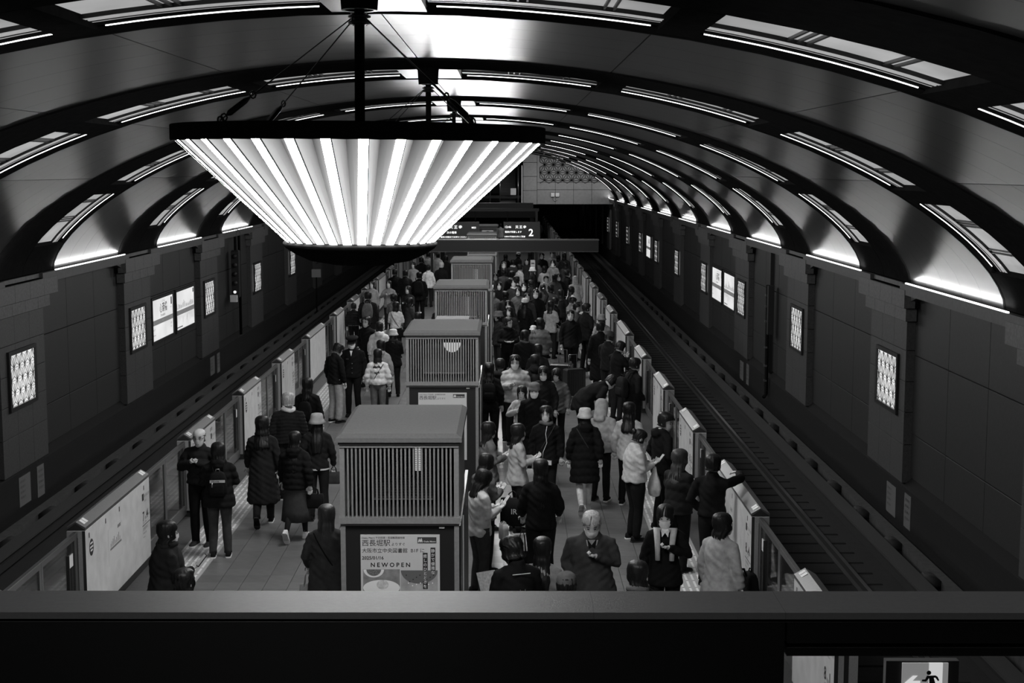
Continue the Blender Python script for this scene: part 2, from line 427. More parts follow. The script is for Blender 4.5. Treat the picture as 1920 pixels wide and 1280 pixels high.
def side_wall(side):
    nm = 'wall_right' if side > 0 else 'wall_left'
    wall = structure(nm)
    X = XR if side > 0 else XL
    def xx(d): return X + side * d        # d > 0 into the wall
    yb = YR if side > 0 else YR + .25
    ylow, yhigh = Y_MIN - 1, 150
    # backing
    mb = MB(); mb.box(xx(.2), xx(.6), ylow, yhigh, -.35, 3.42); mb.build('backing', joint, wall)
    # lower wall with mosaic facing and its sloping ledge
    mb = MB(); mb.box(xx(0.02), xx(.6), ylow, yhigh, -1.3, -.32)
    mb.build('mosaic_wall', mosaic, wall)
    MB().quad((xx(.02), ylow, -.32), (xx(.02), yhigh, -.32), (xx(.2), yhigh, -.16), (xx(.2), ylow, -.16)).build('ledge', mat('ledge_stone', .016, .8, spec=.1), wall)
    base = None
    far = MB(); farp = MB(); cap = MB()
    for k in range(-3, NB + 1):
        y = yb + P * k
        near = k <= 2
        pil = MB(); pil.box(xx(.03), xx(.3), y + .02, y + PW - .02, -.27, 2.62); po = pil.build('pilaster', stone if not near else joint, wall)
        e_ = .02 if near else 0; capc = MB(); capc.box(xx(-.1), xx(.3), y - .25 + e_, y + PW + .55 - e_, 2.86, 3.2); capc.box(xx(-.03), xx(.3), y - .12 + e_, y + PW + .25 - e_, 2.62, 2.86)
        capc.box(xx(-.02), xx(.3), y - .45, y + PW + .8, 3.2, 3.3)
        co = capc.build('pilaster_cap', stone_cap if not near else joint, wall)
        # corbel that sweeps up from the cap towards the cornice, both sides
        for sg, yy in ((1, y + PW + .5), (-1, y - .2)):
            cb = MB(); n = 6
            rg = []
            for i in range(n + 1):
                t = i / n; rg.append((yy + sg * t * 1.5, 2.98 + .24 * sin(t * pi / 2)))
            for i in range(n):
                (ya, za), (yc, zc) = rg[i], rg[i + 1]
                cb.add([(xx(-.02), ya, za), (xx(.25), ya, za), (xx(.25), yc, zc), (xx(-.02), yc, zc), (xx(-.02), ya, 3.24), (xx(-.02), yc, 3.24)],
                       [(0, 1, 2, 3), (4, 0, 3, 5)])
            far.add(cb.v, cb.f)
        if near:
            blocks = []
            for r, (za, zb) in enumerate(((-.27, .42), (.42, 1.0), (1.0, 1.55), (1.55, 2.1), (2.1, 2.61))):
                n = 3
                for c in range(n): blocks.append((po, y + PW * c / n, y + PW * (c + 1) / n, za, zb, 0.0, stone))
            for c in range(4): blocks.append((co, y - .12 + (PW + .37) * c / 4, y - .12 + (PW + .37) * (c + 1) / 4, 2.62, 2.85, -.06, stone_cap))
            for c in range(4): blocks.append((co, y - .25 + (PW + .8) * c / 4, y - .25 + (PW + .8) * (c + 1) / 4, 2.86, 3.19, -.13, stone_cap))
            for c in range(4): blocks.append((co, y - .45 + (PW + 1.25) * c / 4, y - .45 + (PW + 1.25) * (c + 1) / 4, 3.2, 3.29, -.05, stone_cap))
            for (par, a, b, za, zb, d, m_) in blocks:
                MB().box(xx(d), xx(d + .19), a + .004, b - .004, za + .005, zb - .005, bev=.004).build('stone_block', m_, par)
        # recessed wall panels between this pilaster and the next
        ya, yc = y + PW + .0, y + P
        for (za, zb) in ((-.17, .62), (.62, 2.02), (2.02, 3.2)):
            for c in range(3):
                a = ya + (yc - ya) * c / 3 + .008; b = ya + (yc - ya) * (c + 1) / 3 - .008
                m_ = MB().box(xx(.15), xx(.21), a, b, za + .008, zb - .008, bev=.006)
                if k <= 4: m_.build('wall_panel', stone_wall, wall)
                else: farp.add(m_.v, m_.f)
        # cornice beam
        mc = MB(); mc.box(xx(-.12), xx(.3), ya - .3, yc + .1, 3.1, 3.29); mc.build('cornice', cornice_m, wall)
        if k <= 8:
            ct = MB(); ct.box(xx(-.115), xx(-.08), ya + .55, yc - .2, 3.29, 3.312); ct.build('cove_tube', cove_m, wall)
            area('cove_light', (xx(-.1), (ya + .35 + yc) / 2, 3.335), (0, pi - side * .12, 0), .05, yc - ya - .75, COVE_W)
    far.build('corbel', cornice_m, wall)
    farp.build('wall_panel_field', stone_wall, wall)['kind'] = 'stuff'
    return wall
wall_r = side_wall(1); wall_l = side_wall(-1)
for side, X, yb in ((1, XR, YR), (-1, XL, YR + .25)):
    for k in range(0, 10 if side > 0 else 8):
        w_ = 'right' if side > 0 else 'left'
        light_panel(X, yb + P * k + (.45 if side > 0 else .42), .96, side, f'glowing star-lattice panel on the {w_} wall, {ORD[k]} pilaster from the camera' if k else f'glowing star-lattice panel on the {w_} wall, pilaster nearest the camera')

# ------------------------------------------------------------------ end wall and far tunnel
YE = 98.0
endw = structure('wall_back')
mb = MB()
# blocks beside and above the openings (frame visible right of the stair hall)
mb.box(.95, 8.2, YE, YE + .5, 2.9, 7.0); mb.box(XL - .4, -3.6, YE, YE + .5, 2.9, 7.0); mb.box(-3.6, .95, YE, YE + .5, 5.6, 7.0)
mb.build('lintel_wall', joint, endw)
em_ = mat('end_wall_panel', .24, .5, 0, .12, 6)
for r, (za, zb) in enumerate(((2.9, 3.9), (3.9, 4.4), (4.4, 6.6))):
    for c in range(6):
        a = 1.92 + c * 1.25; b = a + 1.25
        MB().box(a + .01, b - .01, YE - .05, YE, za + .01, zb - .01, bev=.008).build('wall_panel', em_, endw)
for r in range(4):
    MB().box(.96, 1.9, YE - .35, YE - .05, 2.9 + r * .95 + .01, 3.84 + r * .95, bev=.01).build('wall_panel', em_, endw)
la = MB()
def seg_end(a, b, wd=.03):
    x0, x1, z0, z1 = 1.95, 7.6, 4.2, 6.35
    if min(a[0], b[0]) < x0 or max(a[0], b[0]) > x1 or min(a[1], b[1]) < z0 or max(a[1], b[1]) > z1: return
    dx, dz = b[0] - a[0], b[1] - a[1]; l = sqrt(dx * dx + dz * dz); wd = .055
    nx, nz = -dz / l * wd / 2, dx / l * wd / 2
    y = YE - .09
    la.quad((a[0] + nx, y, a[1] + nz), (b[0] + nx, y, b[1] + nz), (b[0] - nx, y, b[1] - nz), (a[0] - nx, y, a[1] - nz))
asanoha(seg_end, .62, .54, 8, 4, 4.9, 5.6)
la.build('star_lattice', black, endw)
# concourse stair hall behind the platform, left of that wall
hall = structure('wall_stair_hall')
hm = mat('stair_hall_dark', .05, .4); hg = mat('stair_step', .1, .5)
mb = MB(); mb.box(-3.6, -3.4, YE, YE + 9, 2.9, 5.6); mb.box(.95, 1.15, YE, YE + 9, 2.9, 5.6); mb.box(-3.6, 1.15, YE + 8.8, YE + 9, 2.9, 6.5); mb.box(-3.6, 1.15, YE, YE + 9, 5.6, 5.7)
mb.build('hall_shell', hm, hall)
for i in range(13):
    MB().box(-.6, .45, YE + 1 + i * .33, YE + 1.33 + i * .33, 2.9, 3.05 + i * .19).build('stair_step', hg, hall)
for x in (.62, .9, -1.3, -.62):
    MB().tube([(x, YE - .1, 2.9), (x, YE - .1, 5.5)], .035, 8).build('steel_post', steel, hall)
MB().box(.86, .9, YE - .2, YE - .16, 2.9, 5.55).build('lit_edge', glow('far_edge_glow', .35), hall)
tag(MB().box(.1, .48, YE - .3, YE - .27, 3.55, 4.0).build('notice_sheet', sticker), 'white notice sheet hanging before the far stair hall', 'notice')
lw = thing('wall_loudspeaker', 'pair of small grey loudspeakers with looped cable on far end wall', 'loudspeaker', (3.15, YE - .15, 3.3))
for dx in (-.16, .16): MB().box(dx - .12, dx + .12, -.12, .1, .1, .42, bev=.03).build('speaker_box', steel, lw)
MB().tube([(-.15, -.06, .1), (-.12, -.06, -.1), (0, -.06, -.17), (.12, -.06, -.1), (.15, -.06, .1)], .02, 6).build('cable', steel, lw)
tun = structure('wall_tunnel')
mb = MB(); mb.box(2.2, 2.6, 131, 160, -1.3, 3); mb.box(-12, -3.4, 150, 150.4, -1.3, 3.6); mb.box(-12, 12, 160, 160.4, -1.3, 4); mb.box(-12, 12, YE + .5, 160, 3.3, 3.5)
mb.build('tunnel_lining', black, tun)
tag(MB().lathe([(.0, 0), (.09, 0), (.09, .08), (0, .08)], 12, (5.2, 140, 2.0)).build('tunnel_lamp', glow('tunnel_lamp_glow', 8)), 'small bright lamp deep in the right tunnel', 'lamp')
back = structure('wall_front')      # the wall behind the camera closes the hall
MB().box(XL - .5, XR + .5, Y_MIN - 1.4, Y_MIN - 1, -1.3, 7).build('rear_wall', stone_wall, back)

# ------------------------------------------------------------------ platform, track beds
XPL, XPR = -5.12, 3.12
YP0, YP1 = Y_MIN, 128.0
floor = structure('floor')
mb = MB(); mb.box(XPL, XPR, YP0, YP1, -.3, -.02); mb.box(XPL + .4, XPR - .4, YP0, YP1, -1.3, -.3); mb.build('platform_slab', grout, floor)
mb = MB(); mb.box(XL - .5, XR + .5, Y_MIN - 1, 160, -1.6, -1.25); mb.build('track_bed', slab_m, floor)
TX0, TX1 = -4.02, 2.06      # tiled field between the tactile strips
nx = 20; tw = (TX1 - TX0) / nx
tl = tw * 1.0
ny = int((YP1 - YP0) / tl)
tb = [MB().box(0, tw - .006, 0, tl - .0025, -.02, 0, bev=.001).mesh('floor_tile', m_) for m_ in (tile_a, tile_b)]
ff = [MB(), MB()]
rnd = random.Random(5); cnt = 0
ystart = int((17.2 - YP0) / tl)
for j in range(ny):
    for i in range(nx):
        x = TX0 + i * tw; y = YP0 + j * tl; c = 1 if rnd.random() < .35 else 0
        if ystart <= j and cnt < 300:
            link('floor_tile', tb[c], floor, (x, y, 0)); cnt += 1
        else:
            ff[c].box(x, x + tw - .006, y, y + tl - .0025, -.02, 0)
for c in (0, 1):
    o = ff[c].build('floor_tile_field', (tile_a, tile_b)[c], floor); o['kind'] = 'stuff'
for (a, b, nm) in ((XPL, -4.55, 'edge_slab'), (2.6, XPR, 'edge_slab')):
    MB().box(a, b, YP0, YP1, -.02, .0).build(nm, edge_m, floor)
tc_ = MB(); bars = MB()
for a, b in ((-4.55, -4.02), (2.06, 2.6)):
    tc_.box(a, b, YP0, YP1, -.02, .0)
    y = 10.0
    while y < 75:
        nb = 6
        for i in range(nb):
            x = a + .06 + (b - a - .12) * i / (nb - 1)
            bars.box(x - .014, x + .014, y + .02, y + .27, 0, .006)
        y += .3
tc_.build('tactile_strip', tact_m, floor)
o = bars.build('tactile_bar', sticker, floor); o['kind'] = 'stuff'

def track(side):
    s = side
    xr_far = 5.47 if s > 0 else -7.4
    xr_near = 4.03 if s > 0 else -5.96
    t = thing('railway_track', f'steel rails on concrete sleepers in the {"right" if s > 0 else "left"} track pit', 'track', (0, 0, 0), 0, 'railway tracks beside the platform')
    prof = [(-.07, 0), (.07, 0), (.07, .02), (.015, .04), (.015, .11), (.036, .125), (.036, .15), (-.036, .15), (-.036, .125), (-.015, .11), (-.015, .04), (-.07, .02)]
    for x in (xr_near, xr_far):
        rr = MB().extrude([(x + a, -1.23 + b) for a, b in prof], Y_MIN, 150)
        rr.m = [1] * len(rr.m)
        rr.box(x - .03, x + .03, Y_MIN, 150, -1.082, -1.078, 0)
        rr.build('rail', [rail_m, rail_side], t)
    xm = (xr_near + xr_far) / 2
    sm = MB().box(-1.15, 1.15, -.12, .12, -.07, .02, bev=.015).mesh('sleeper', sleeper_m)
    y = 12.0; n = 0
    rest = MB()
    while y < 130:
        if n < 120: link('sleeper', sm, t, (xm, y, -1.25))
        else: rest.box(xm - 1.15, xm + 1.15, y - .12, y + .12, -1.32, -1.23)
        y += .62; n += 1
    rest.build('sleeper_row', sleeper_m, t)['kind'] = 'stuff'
    # conductor rail with its protective board and hooded brackets
    c = thing('conductor_rail', f'covered conductor rail with hooded brackets along the {"right" if s > 0 else "left"} wall', 'rail', (0, 0, 0), 0, 'conductor rails by the walls')
    xc = (6.1 if s > 0 else -8.1)
    MB().box(xc - .05, xc + .05, Y_MIN, 150, -1.1, -.98).build('power_rail', rail_side, c)
    MB().box(xc - .13, xc + .13, Y_MIN, 150, -.86, -.82).build('cover_board', mat('cover_board', .035, .7), c)
    hd = MB(); n_ = 8
    hd.rings([[(cos(pi * i / n_) * .17, y_, sin(pi * i / n_) * .17) for i in range(n_ + 1)] for y_ in (-.2, .2)])
    hd.box(-.17, .17, -.2, .2, -.12, 0)
    hm_ = hd.mesh('hooded_bracket', mat('bracket_hood', .012, .6))
    y = 12.6
    while y < 70:
        link('hooded_bracket', hm_, c, (xc + s * .42, y, -1.14)); y += 2.2
    kb = MB(); kx = (6.72 if s > 0 else -8.75)
    kb.box(kx - .09, kx + .09, Y_MIN, 150, -1.3, -1.02); kb.build('drain_kerb', mat('drain_kerb', .05, .8, 0, .3, 9), floor)
track(1); track(-1)

# added unseen fill lights for the end wall and the platform beyond the chandeliers
area('end_wall_fill_light', (3.5, YE - 5, 4.6), (R_(80), 0, 0), 5, .3, 110)
for yy in (62, 74, 86): area('far_fill_light', (XC, yy, 6.2), (0, 0, 0), 1.0, 1.0, 60)
# ------------------------------------------------------------------ platform screen gates
GH = 1.18; GT = .21
DOOR = 2.53; LN = 1.8; LL = 2.88
def gate_housing(side, y, L, idx):
    wd = 'right' if side > 0 else 'left'
    ordn = ORD[idx] if idx < len(ORD) else 'last'
    kind = 'long' if L > 2 else 'short'
    X = 2.87 if side > 0 else -4.82
    lab = f'{kind} pale gate housing on the {wd} platform edge, {ordn} from the parapet'
    t = thing('gate_housing', lab, 'platform gate', (X, y, 0), 0, 'pale gate housings along both platform edges')
    s = side
    MB().box(0, s * GT, 0, L, .1, GH, bev=.006).build('body', gate_m, t)
    MB().box(s * .01, s * (GT - .01), .02, L - .02, 0, .1).build('plinth', gate_dark, t)
    c = MB().extrude([(-s * .004, GH), (-s * .004, GH + .035), (s * GT * .5, GH + .1), (s * (GT + .004), GH + .035), (s * (GT + .004), GH)], .0, L)
    c.build('gable_cap', gate_cap, t)
    e = MB().extrude([(-s * .006, GH + .005), (s * GT * .5, GH + .085), (s * (GT + .006), GH + .005)], -.006, .0); e.build('cap_end', gate_dark, t)
    ep = MB(); ep.box(s * .035, s * (GT - .0), -.004, .0, .1, GH - .01); ep.build('end_plate', gate_end, t)
    MB().box(0, s * .035, -.005, .0, .1, GH - .005).build('corner_strip', gate_dark, t)
    MB().box(s * .085, s * .125, -.007, -.002, .12, GH - .08).build('leaf_slot', black, t)
    # white stickers and green tape on the cap
    st = MB()
    for yy in (.08, L - .2):
        for q in (0, .085):
            z1 = GH + .035 + .065 * .3; z2 = GH + .035 + .065 * .9
            st.quad((s * .03, yy + q, z1 + .003), (s * .03, yy + q + .07, z1 + .003), (s * .09, yy + q + .07, z2 + .003), (s * .09, yy + q, z2 + .003))
    st.build('cap_sticker', sticker, t)
    if y > 62: return t
    ex = (0, -1, 0) if s > 0 else (0, 1, 0)
    xf = -s * .0015
    def yy(r): return (L - r) if s > 0 else r       # r = distance from the reader's left end
    n1 = 8 if s > 0 else 7
    if y > 30: return t
    # car and door numbers at the reader's right end, route map in the middle, round mark at the left
    ce = L - .4
    text(str(n1), .17, ink, t, (xf, yy(ce + .02), .66), ex, bold=.02, name='car_number')
    text('4' if L > 2 else '123'[idx % 3], .17, ink, t, (xf, yy(ce + .21), .66), ex, bold=.02, name='door_number')
    text('号車', .05, ink, t, (xf, yy(ce + .12), .66), ex); text('番のりば', .035, ink, t, (xf, yy(ce + .3), .68), ex, sx=.8)
    text('Car    Door', .035, ink, t, (xf, yy(ce + .04), .62), ex)
    MB().box(xf, xf * 1.5, yy(ce), yy(ce + .38), .59, .6).build('rule_line', ink, t)
    for i, q in enumerate(('女性専用車両', 'Women only', 'Weekdays')):
        text(q, .045 - .008 * i, ink_grey, t, (xf, yy(ce + .02), .53 - .05 * i), ex, sx=.9)
    MB().box(xf, xf * 1.5, yy(ce + .02), yy(ce + .1), .93, 1.02).build('door_mark', ink, t)
    text('開く扉に注意', .045, ink_grey, t, (xf, yy(ce + .12), .96), ex)
    text('Caution', .035, ink_grey, t, (xf, yy(ce + .12), .9), ex)
    for r in (.13, .8, 1.4, ce + .1):
        if r < L - .1: MB().box(xf, xf * 1.6, yy(r), yy(r + .03), 1.06, 1.12).build('arrow_sticker', gate_dark, t)
    rm = MB(); n = 20
    rm.add([(xf, yy(.22 + .085 * cos(2 * pi * k / n)), .93 + .1 * sin(2 * pi * k / n)) for k in range(n)], [tuple(range(n))])
    rm.build('round_mark', ink, t)
    for dz, wd_ in ((.97, .1), (.925, .12), (.885, .08)):
        MB().box(xf * 1.5, xf * 2, yy(.22 - wd_ / 2), yy(.22 + wd_ / 2), dz, dz + .02).build('mark_stroke', sticker, t)
    if L > 2:
        MB().box(xf, xf * 1.3, yy(.9), yy(1.5), .5, .95).build('route_map', mat('route_map_paper', .6, .5), t)
        MB().box(xf * 2, xf * 2.4, yy(.97), yy(1.46), .68, .705).build('route_line', ink_grey, t)
        for q in range(9):
            MB().box(xf * 2, xf * 2.4, yy(.99 + q * .05), yy(1.005 + q * .05), .715, .76 + .02 * ((q * 5) % 4)).build('route_station', ink_grey, t)
        text('路線図', .05, ink, t, (xf * 2, yy(1.3), .88), ex)
    return t
_leafmesh = {}
def gate_doors(side, y, idx):
    wd = 'right' if side > 0 else 'left'
    ordn = ORD[idx] if idx < len(ORD) else 'last'
    X = (2.87 if side > 0 else -4.82) + side * .105
    t = thing('sliding_gate', f'closed pair of glazed sliding gate leaves on the {wd} platform edge, {ordn} from the parapet', 'sliding gate', (X, y, 0), 0, 'sliding gate pairs between the housings')
    h = DOOR / 2
    if not _leafmesh:
        fr = MB(); e = .055
        fr.box(-.016, .016, .002, h - .004, .05, .2); fr.box(-.018, .018, .002, h - .004, 1.1, 1.16)
        fr.box(-.016, .016, .002, .11, .2, 1.1); fr.box(-.016, .016, h - .06, h - .004, .2, 1.1)
        _leafmesh['f'] = fr.mesh('leaf', leaf_frame)
        _leafmesh['g'] = MB().box(-.005, .005, .11, h - .06, .2, 1.1).mesh('leaf_pane', leaf_glass)
        _leafmesh['t'] = MB().box(-.02, .02, .0, h - .002, 1.16, 1.172).mesh('top_rail', steel)
        _leafmesh['s'] = MB().box(-.0075, .0075, .16, .29, .82, .96).mesh('warning_sticker', sticker)
        _leafmesh['h'] = MB().box(-.024, .024, .34, .355, .28, .98).mesh('dark_slat', gate_dark)
    for q in (0, 1):
        l = link('leaf', _leafmesh['f'], t, (0, 0 if q == 0 else DOOR, 0)); l.scale = (1, 1 if q == 0 else -1, 1)
        for k, nm in (('g', 'leaf_pane'), ('t', 'top_rail'), ('s', 'warning_sticker'), ('h', 'dark_slat')):
            if y > 60 and k in 'sh': continue
            link(nm, _leafmesh[k], l)
    return t
for side, ylong in ((1, 16.45), (-1, 15.80)):
    y = ylong - 2 * 4.33; seq = [0, 0, 1, 0, 0, 0]; i = 0; hi = 0
    # positions: two short housings before the near long one, then long + three short per car
    while y < 124:
        is_long = (i - 2) % 4 == 0
        L = LL if is_long else LN
        if y > 10: gate_housing(side, y, L, hi); hi += 1; gate_doors(side, y + L, hi - 1)
        y += L + DOOR; i += 1
# people cannot see these from here but the row carries on to the platform end

# ------------------------------------------------------------------ kiosks on the platform centre line
def kiosk(k, D, label, poster, inner):
    yf = yd(D, 2.6); XK = -1.005 + (0 if k < 4 else -.02 * (k - 3)); hw = .545; dp = 1.62
    t = thing('platform_kiosk', label, 'kiosk', (XK, yf, 0), 0, 'slatted kiosks along the platform centre')
    # roof
    rf = MB()
    rr = []
    for z, e, in ((2.79, .03), (2.83, .03), (2.865, -.02)):
        rr.append([(-hw - e, -e - .02, z), (hw + e, -e - .02, z), (hw + e, dp + e, z), (-hw - e, dp + e, z)])
    rf.rings(rr, 0, False); rf.build('roof', roof_m, t)
    MB().box(-hw - .01, hw + .01, -.03, dp, 2.765, 2.79).build('roof_shadow_gap', black, t)
    # cage posts, sill, head
    po = MB()
    for sx in (-1, 1):
        for yy in (0, dp - .05):
            po = MB().box(sx * hw, sx * (hw - .045), yy, yy + .045, 0, 2.77); po.build('corner_post', wood_m, t)
    MB().box(-hw, hw, -.012, .045, 2.735, 2.765).build('cage_head', wood_m, t)
    MB().box(-hw - .01, hw + .01, -.03, .05, 2.03, 2.085).build('cage_sill', wood_m, t)
    for s_ in (-1, 1): MB().box(s_ * hw, s_ * (hw - .04), .045, dp, 2.03, 2.085).build('side_sill', wood_m, t)
    if k < 4:
        bm_ = MB().box(-.008, .008, 0, .02, 2.085, 2.735).mesh('slat', wood_m); nb = 26
        for i in range(nb): link('slat', bm_, t, (-hw + .075 + (2 * hw - .15) * i / (nb - 1), 0, 0))
    else:
        fb = MB()
        for i in range(26): x = -hw + .075 + (2 * hw - .15) * i / 25; fb.box(x - .008, x + .008, 0, .02, 2.085, 2.735)
        fb.build('slat_row', wood_m, t)['kind'] = 'stuff'
    sb = MB()
    for s_ in (-1, 1):
        for i in range(38):
            yy = .07 + (dp - .14) * i / 37; sb.box(s_ * hw, s_ * (hw - .02), yy - .008, yy + .008, 2.085, 2.735)
    sb.build('side_slat_row', wood_m, t)['kind'] = 'stuff'
    MB().box(-hw + .03, hw - .03, dp - .06, dp - .03, 2.08, 2.76).build('back_board', kiosk_dark, t)
    MB().box(-hw + .03, hw - .03, .05, dp - .06, 2.05, 2.08).build('cage_floor', kiosk_dark, t)
    # plant inside the cage
    if inner == 'fan':
        MB().box(-.3, .3, .5, .95, 2.12, 2.66, bev=.03).build('cooling_unit', kiosk_dark, t)
        g = MB(); n = 18
        for i in range(n): z = 2.16 + .46 * i / n; g.box(-.27, .27, .485, .5, z, z + .012)
        g.build('grille', mat('unit_grille', .03, .5), t)
        MB().box(-.28, .28, .46, .5, 2.14, 2.155).build('unit_rail', steel, t)
        lt = MB()
        for i in range(13): lt.box(.115, .165, .47, .48, 2.42 + i * .018, 2.43 + i * .018)
        lt.build('status_light_column', glow('status_light', .55), t)
    else:
        MB().box(-.32, .32, .5, 1.1, 2.12, 2.62, bev=.03).build('cooling_unit', mat('unit_grey', .06, .5), t)
        dsc = MB(); n = 24
        if inner == 'disc':
            pts = [(.13 + .13 * cos(-pi * i / n), .485, 2.62 + .15 * sin(-pi * i / n)) for i in range(n + 1)]
            dsc.add(pts, [tuple(range(n + 1))]); dsc.build('half_round_light', glow('disc_light', .5), t)
        MB().box(-.32, .32, .47, .5, 2.14, 2.16).build('unit_rail', steel, t)
        if inner == 'dots':
            dd = MB()
            for i in range(16):
                for j in range(5): dd.box(.0 + j * .035, .012 + j * .035, .48, .49, 2.2 + i * .024, 2.21 + i * .024)
            dd.build('status_light_grid', glow('status_light', .55), t)
    # lower body with poster case
    MB().box(-hw + .045, hw - .045, .03, dp - .05, 0, 2.03).build('body', kiosk_dark, t)
    MB().box(-hw + .045, hw - .045, .018, .03, 2.0, 2.012).build('case_edge', steel, t)
    MB().box(.36, .41, .015, .02, 1.975, 1.99).build('case_label', sticker, t)
    # side frame with slim lit edge facing the right track
    MB().box(hw - .02, hw + .012, .05, dp + .9, 0, 1.99).build('side_case', kiosk_dark, t)
    MB().box(hw + .006, hw + .024, .62, .63, .2, 1.95).build('lit_side_edge', glow('side_edge_light', .07), t)
    if poster:
        px0 = -.365; pw = .73; pz1 = 1.915; ph = 1.03; Y = .022
        MB().box(px0, px0 + pw, Y - .006, Y + .008, pz1 - ph, pz1).build('poster', poster_m, t)
        def tx(s_, size, x, z, m=ink, **kw): return text(s_, size, m, t, (px0 + x, Y - .008, pz1 - z), **kw)
        tx('Osaka Metro 千日前線・長堀鶴見緑地線', .0225, .012, .035)
        tx('西長堀駅', .066, .012, .1); tx('よりすぐ', .033, .283, .1)
        if k == 0:
            tx('大阪市立中央図書館  B1F に', .047, .012, .165); tx('2025/01/16', .044, .012, .232, bold=.02)
            tx('NEWOPEN', .056, .09, .302, bold=.025, space=1.55)
            for x, z0_, s_ in ((.645, .12, '静かで優雅な'), (.573, .17, '癒しのひとときを')):
                n = len(s_); MB().box(px0 + x, px0 + x + .045, Y - .009, Y - .004, pz1 - z0_ - n * .041 - .015, pz1 - z0_).build('caption_strip', ink, t)
                for i, ch in enumerate(s_): text(ch, .036, sticker, t, (px0 + x + .004, Y - .011, pz1 - z0_ - .043 - i * .041))
            # food photographs printed at the foot
            MB().box(px0 + .02, px0 + .36, Y - .008, Y - .004, pz1 - .75, pz1 - .325).build('food_photo', mat('photo_table', .2, .5, 0, .4, 14), t)
            MB().box(px0 + .368, px0 + .71, Y - .008, Y - .004, pz1 - .75, pz1 - .335).build('food_photo', mat('photo_soup_plate', .32, .5, 0, .3, 9), t)
            def disc(x, z, rx, rz, m_, d, name='printed_dish', a0=0, a1=2 * pi):
                n = 28; MB().add([(px0 + x + rx * cos(a0 + (a1 - a0) * i / n), Y - .008 - d, pz1 - z + rz * sin(a0 + (a1 - a0) * i / n)) for i in range(n + 1)], [tuple(range(n + 1))]).build(name, m_, t)
            disc(.12, .327, .095, .075, sticker, .002, a0=-pi, a1=0); disc(.12, .327, .068, .06, mat('printed_soup', .13, .6, 0, .7, 90), .003, a0=-pi, a1=0)
            disc(.19, .5, .17, .075, sticker, .002); disc(.2, .47, .055, .045, mat('printed_bun', .5, .6, 0, .3, 40), .003)
            disc(.54, .335, .17, .125, mat('printed_tomato_soup', .11, .6), .002, a0=-pi, a1=0)
            for i in range(9): disc(.42 + .035 * i * .9, .38 + .02 * ((i * 7) % 4), .006, .006, ink, .004, 'printed_pepper')
            for i in range(7): disc(.44 + .037 * i, .455 + .012 * ((i * 5) % 3), .006, .006, sticker, .004, 'printed_light')
        # operator mark: slanted double arch beside the two-word name on a dark label
        bx = px0 + .525
        MB().box(bx, bx + .175, Y - .009, Y - .004, pz1 - .078, pz1 - .022).build('operator_label', mat('label_dark', .04, .5), t)
        lg = MB()
        def st_(x0, z0, x1, z1, wd=.009): lg.add([(bx + x0, Y - .011, pz1 - z0), (bx + x0 + wd, Y - .011, pz1 - z0), (bx + x1 + wd, Y - .011, pz1 - z1), (bx + x1, Y - .011, pz1 - z1)], [(0, 1, 2, 3)])
        st_(.005, .07, .014, .03); st_(.014, .03, .021, .07); st_(.023, .07, .032, .03); st_(.032, .03, .039, .07); lg.build('operator_mark', sticker, t)
        text('Osaka Metro', .021, sticker, t, (bx + .056, Y - .011, pz1 - .069), bold=.01)
    return t
kiosk(0, 13.0, 'nearest slatted kiosk, its whole NEW OPEN poster below the cage', True, 'fan')
kiosk(1, 21.35, 'second slatted kiosk with a half-round light inside its cage', True, 'disc')
kiosk(2, 29.7, 'third slatted kiosk behind the low flat-topped box', True, 'dots')
kiosk(3, 38.1, 'fourth slatted kiosk, just in front of the wide overhead beam', True, 'dots')
kiosk(4, 53.8, 'slatted kiosk just beyond the overhead beam, lower of the two roofs there', False, '')
kiosk(5, 61.7, 'farthest slatted kiosk with a round clock face on its cage', False, '')
bxk = thing('flat_topped_box', 'low flat-topped grey box between the second and third kiosks', 'box', (-1.04, yd(25.2, 2.6), 0))
MB().box(-.29, .29, 0, 1.3, 0, 2.5).build('body', kiosk_dark, bxk); MB().box(-.31, .31, -.02, 1.32, 2.5, 2.55, bev=.01).build('lid', roof_m, bxk)
ck = thing('clock', 'small round dark clock with white ring facing the parapet', 'clock', (-.93, yd(61.7, 2.6) - .05, 2.5))
MB().box(-.25, .25, -.02, .05, -.15, .15).build('case', steel, ck)
n = 20; MB().add([(.12 * cos(2 * pi * i / n), -.03, .12 * sin(2 * pi * i / n)) for i in range(n)], [tuple(reversed(range(n)))]).build('clock_face', black, ck)

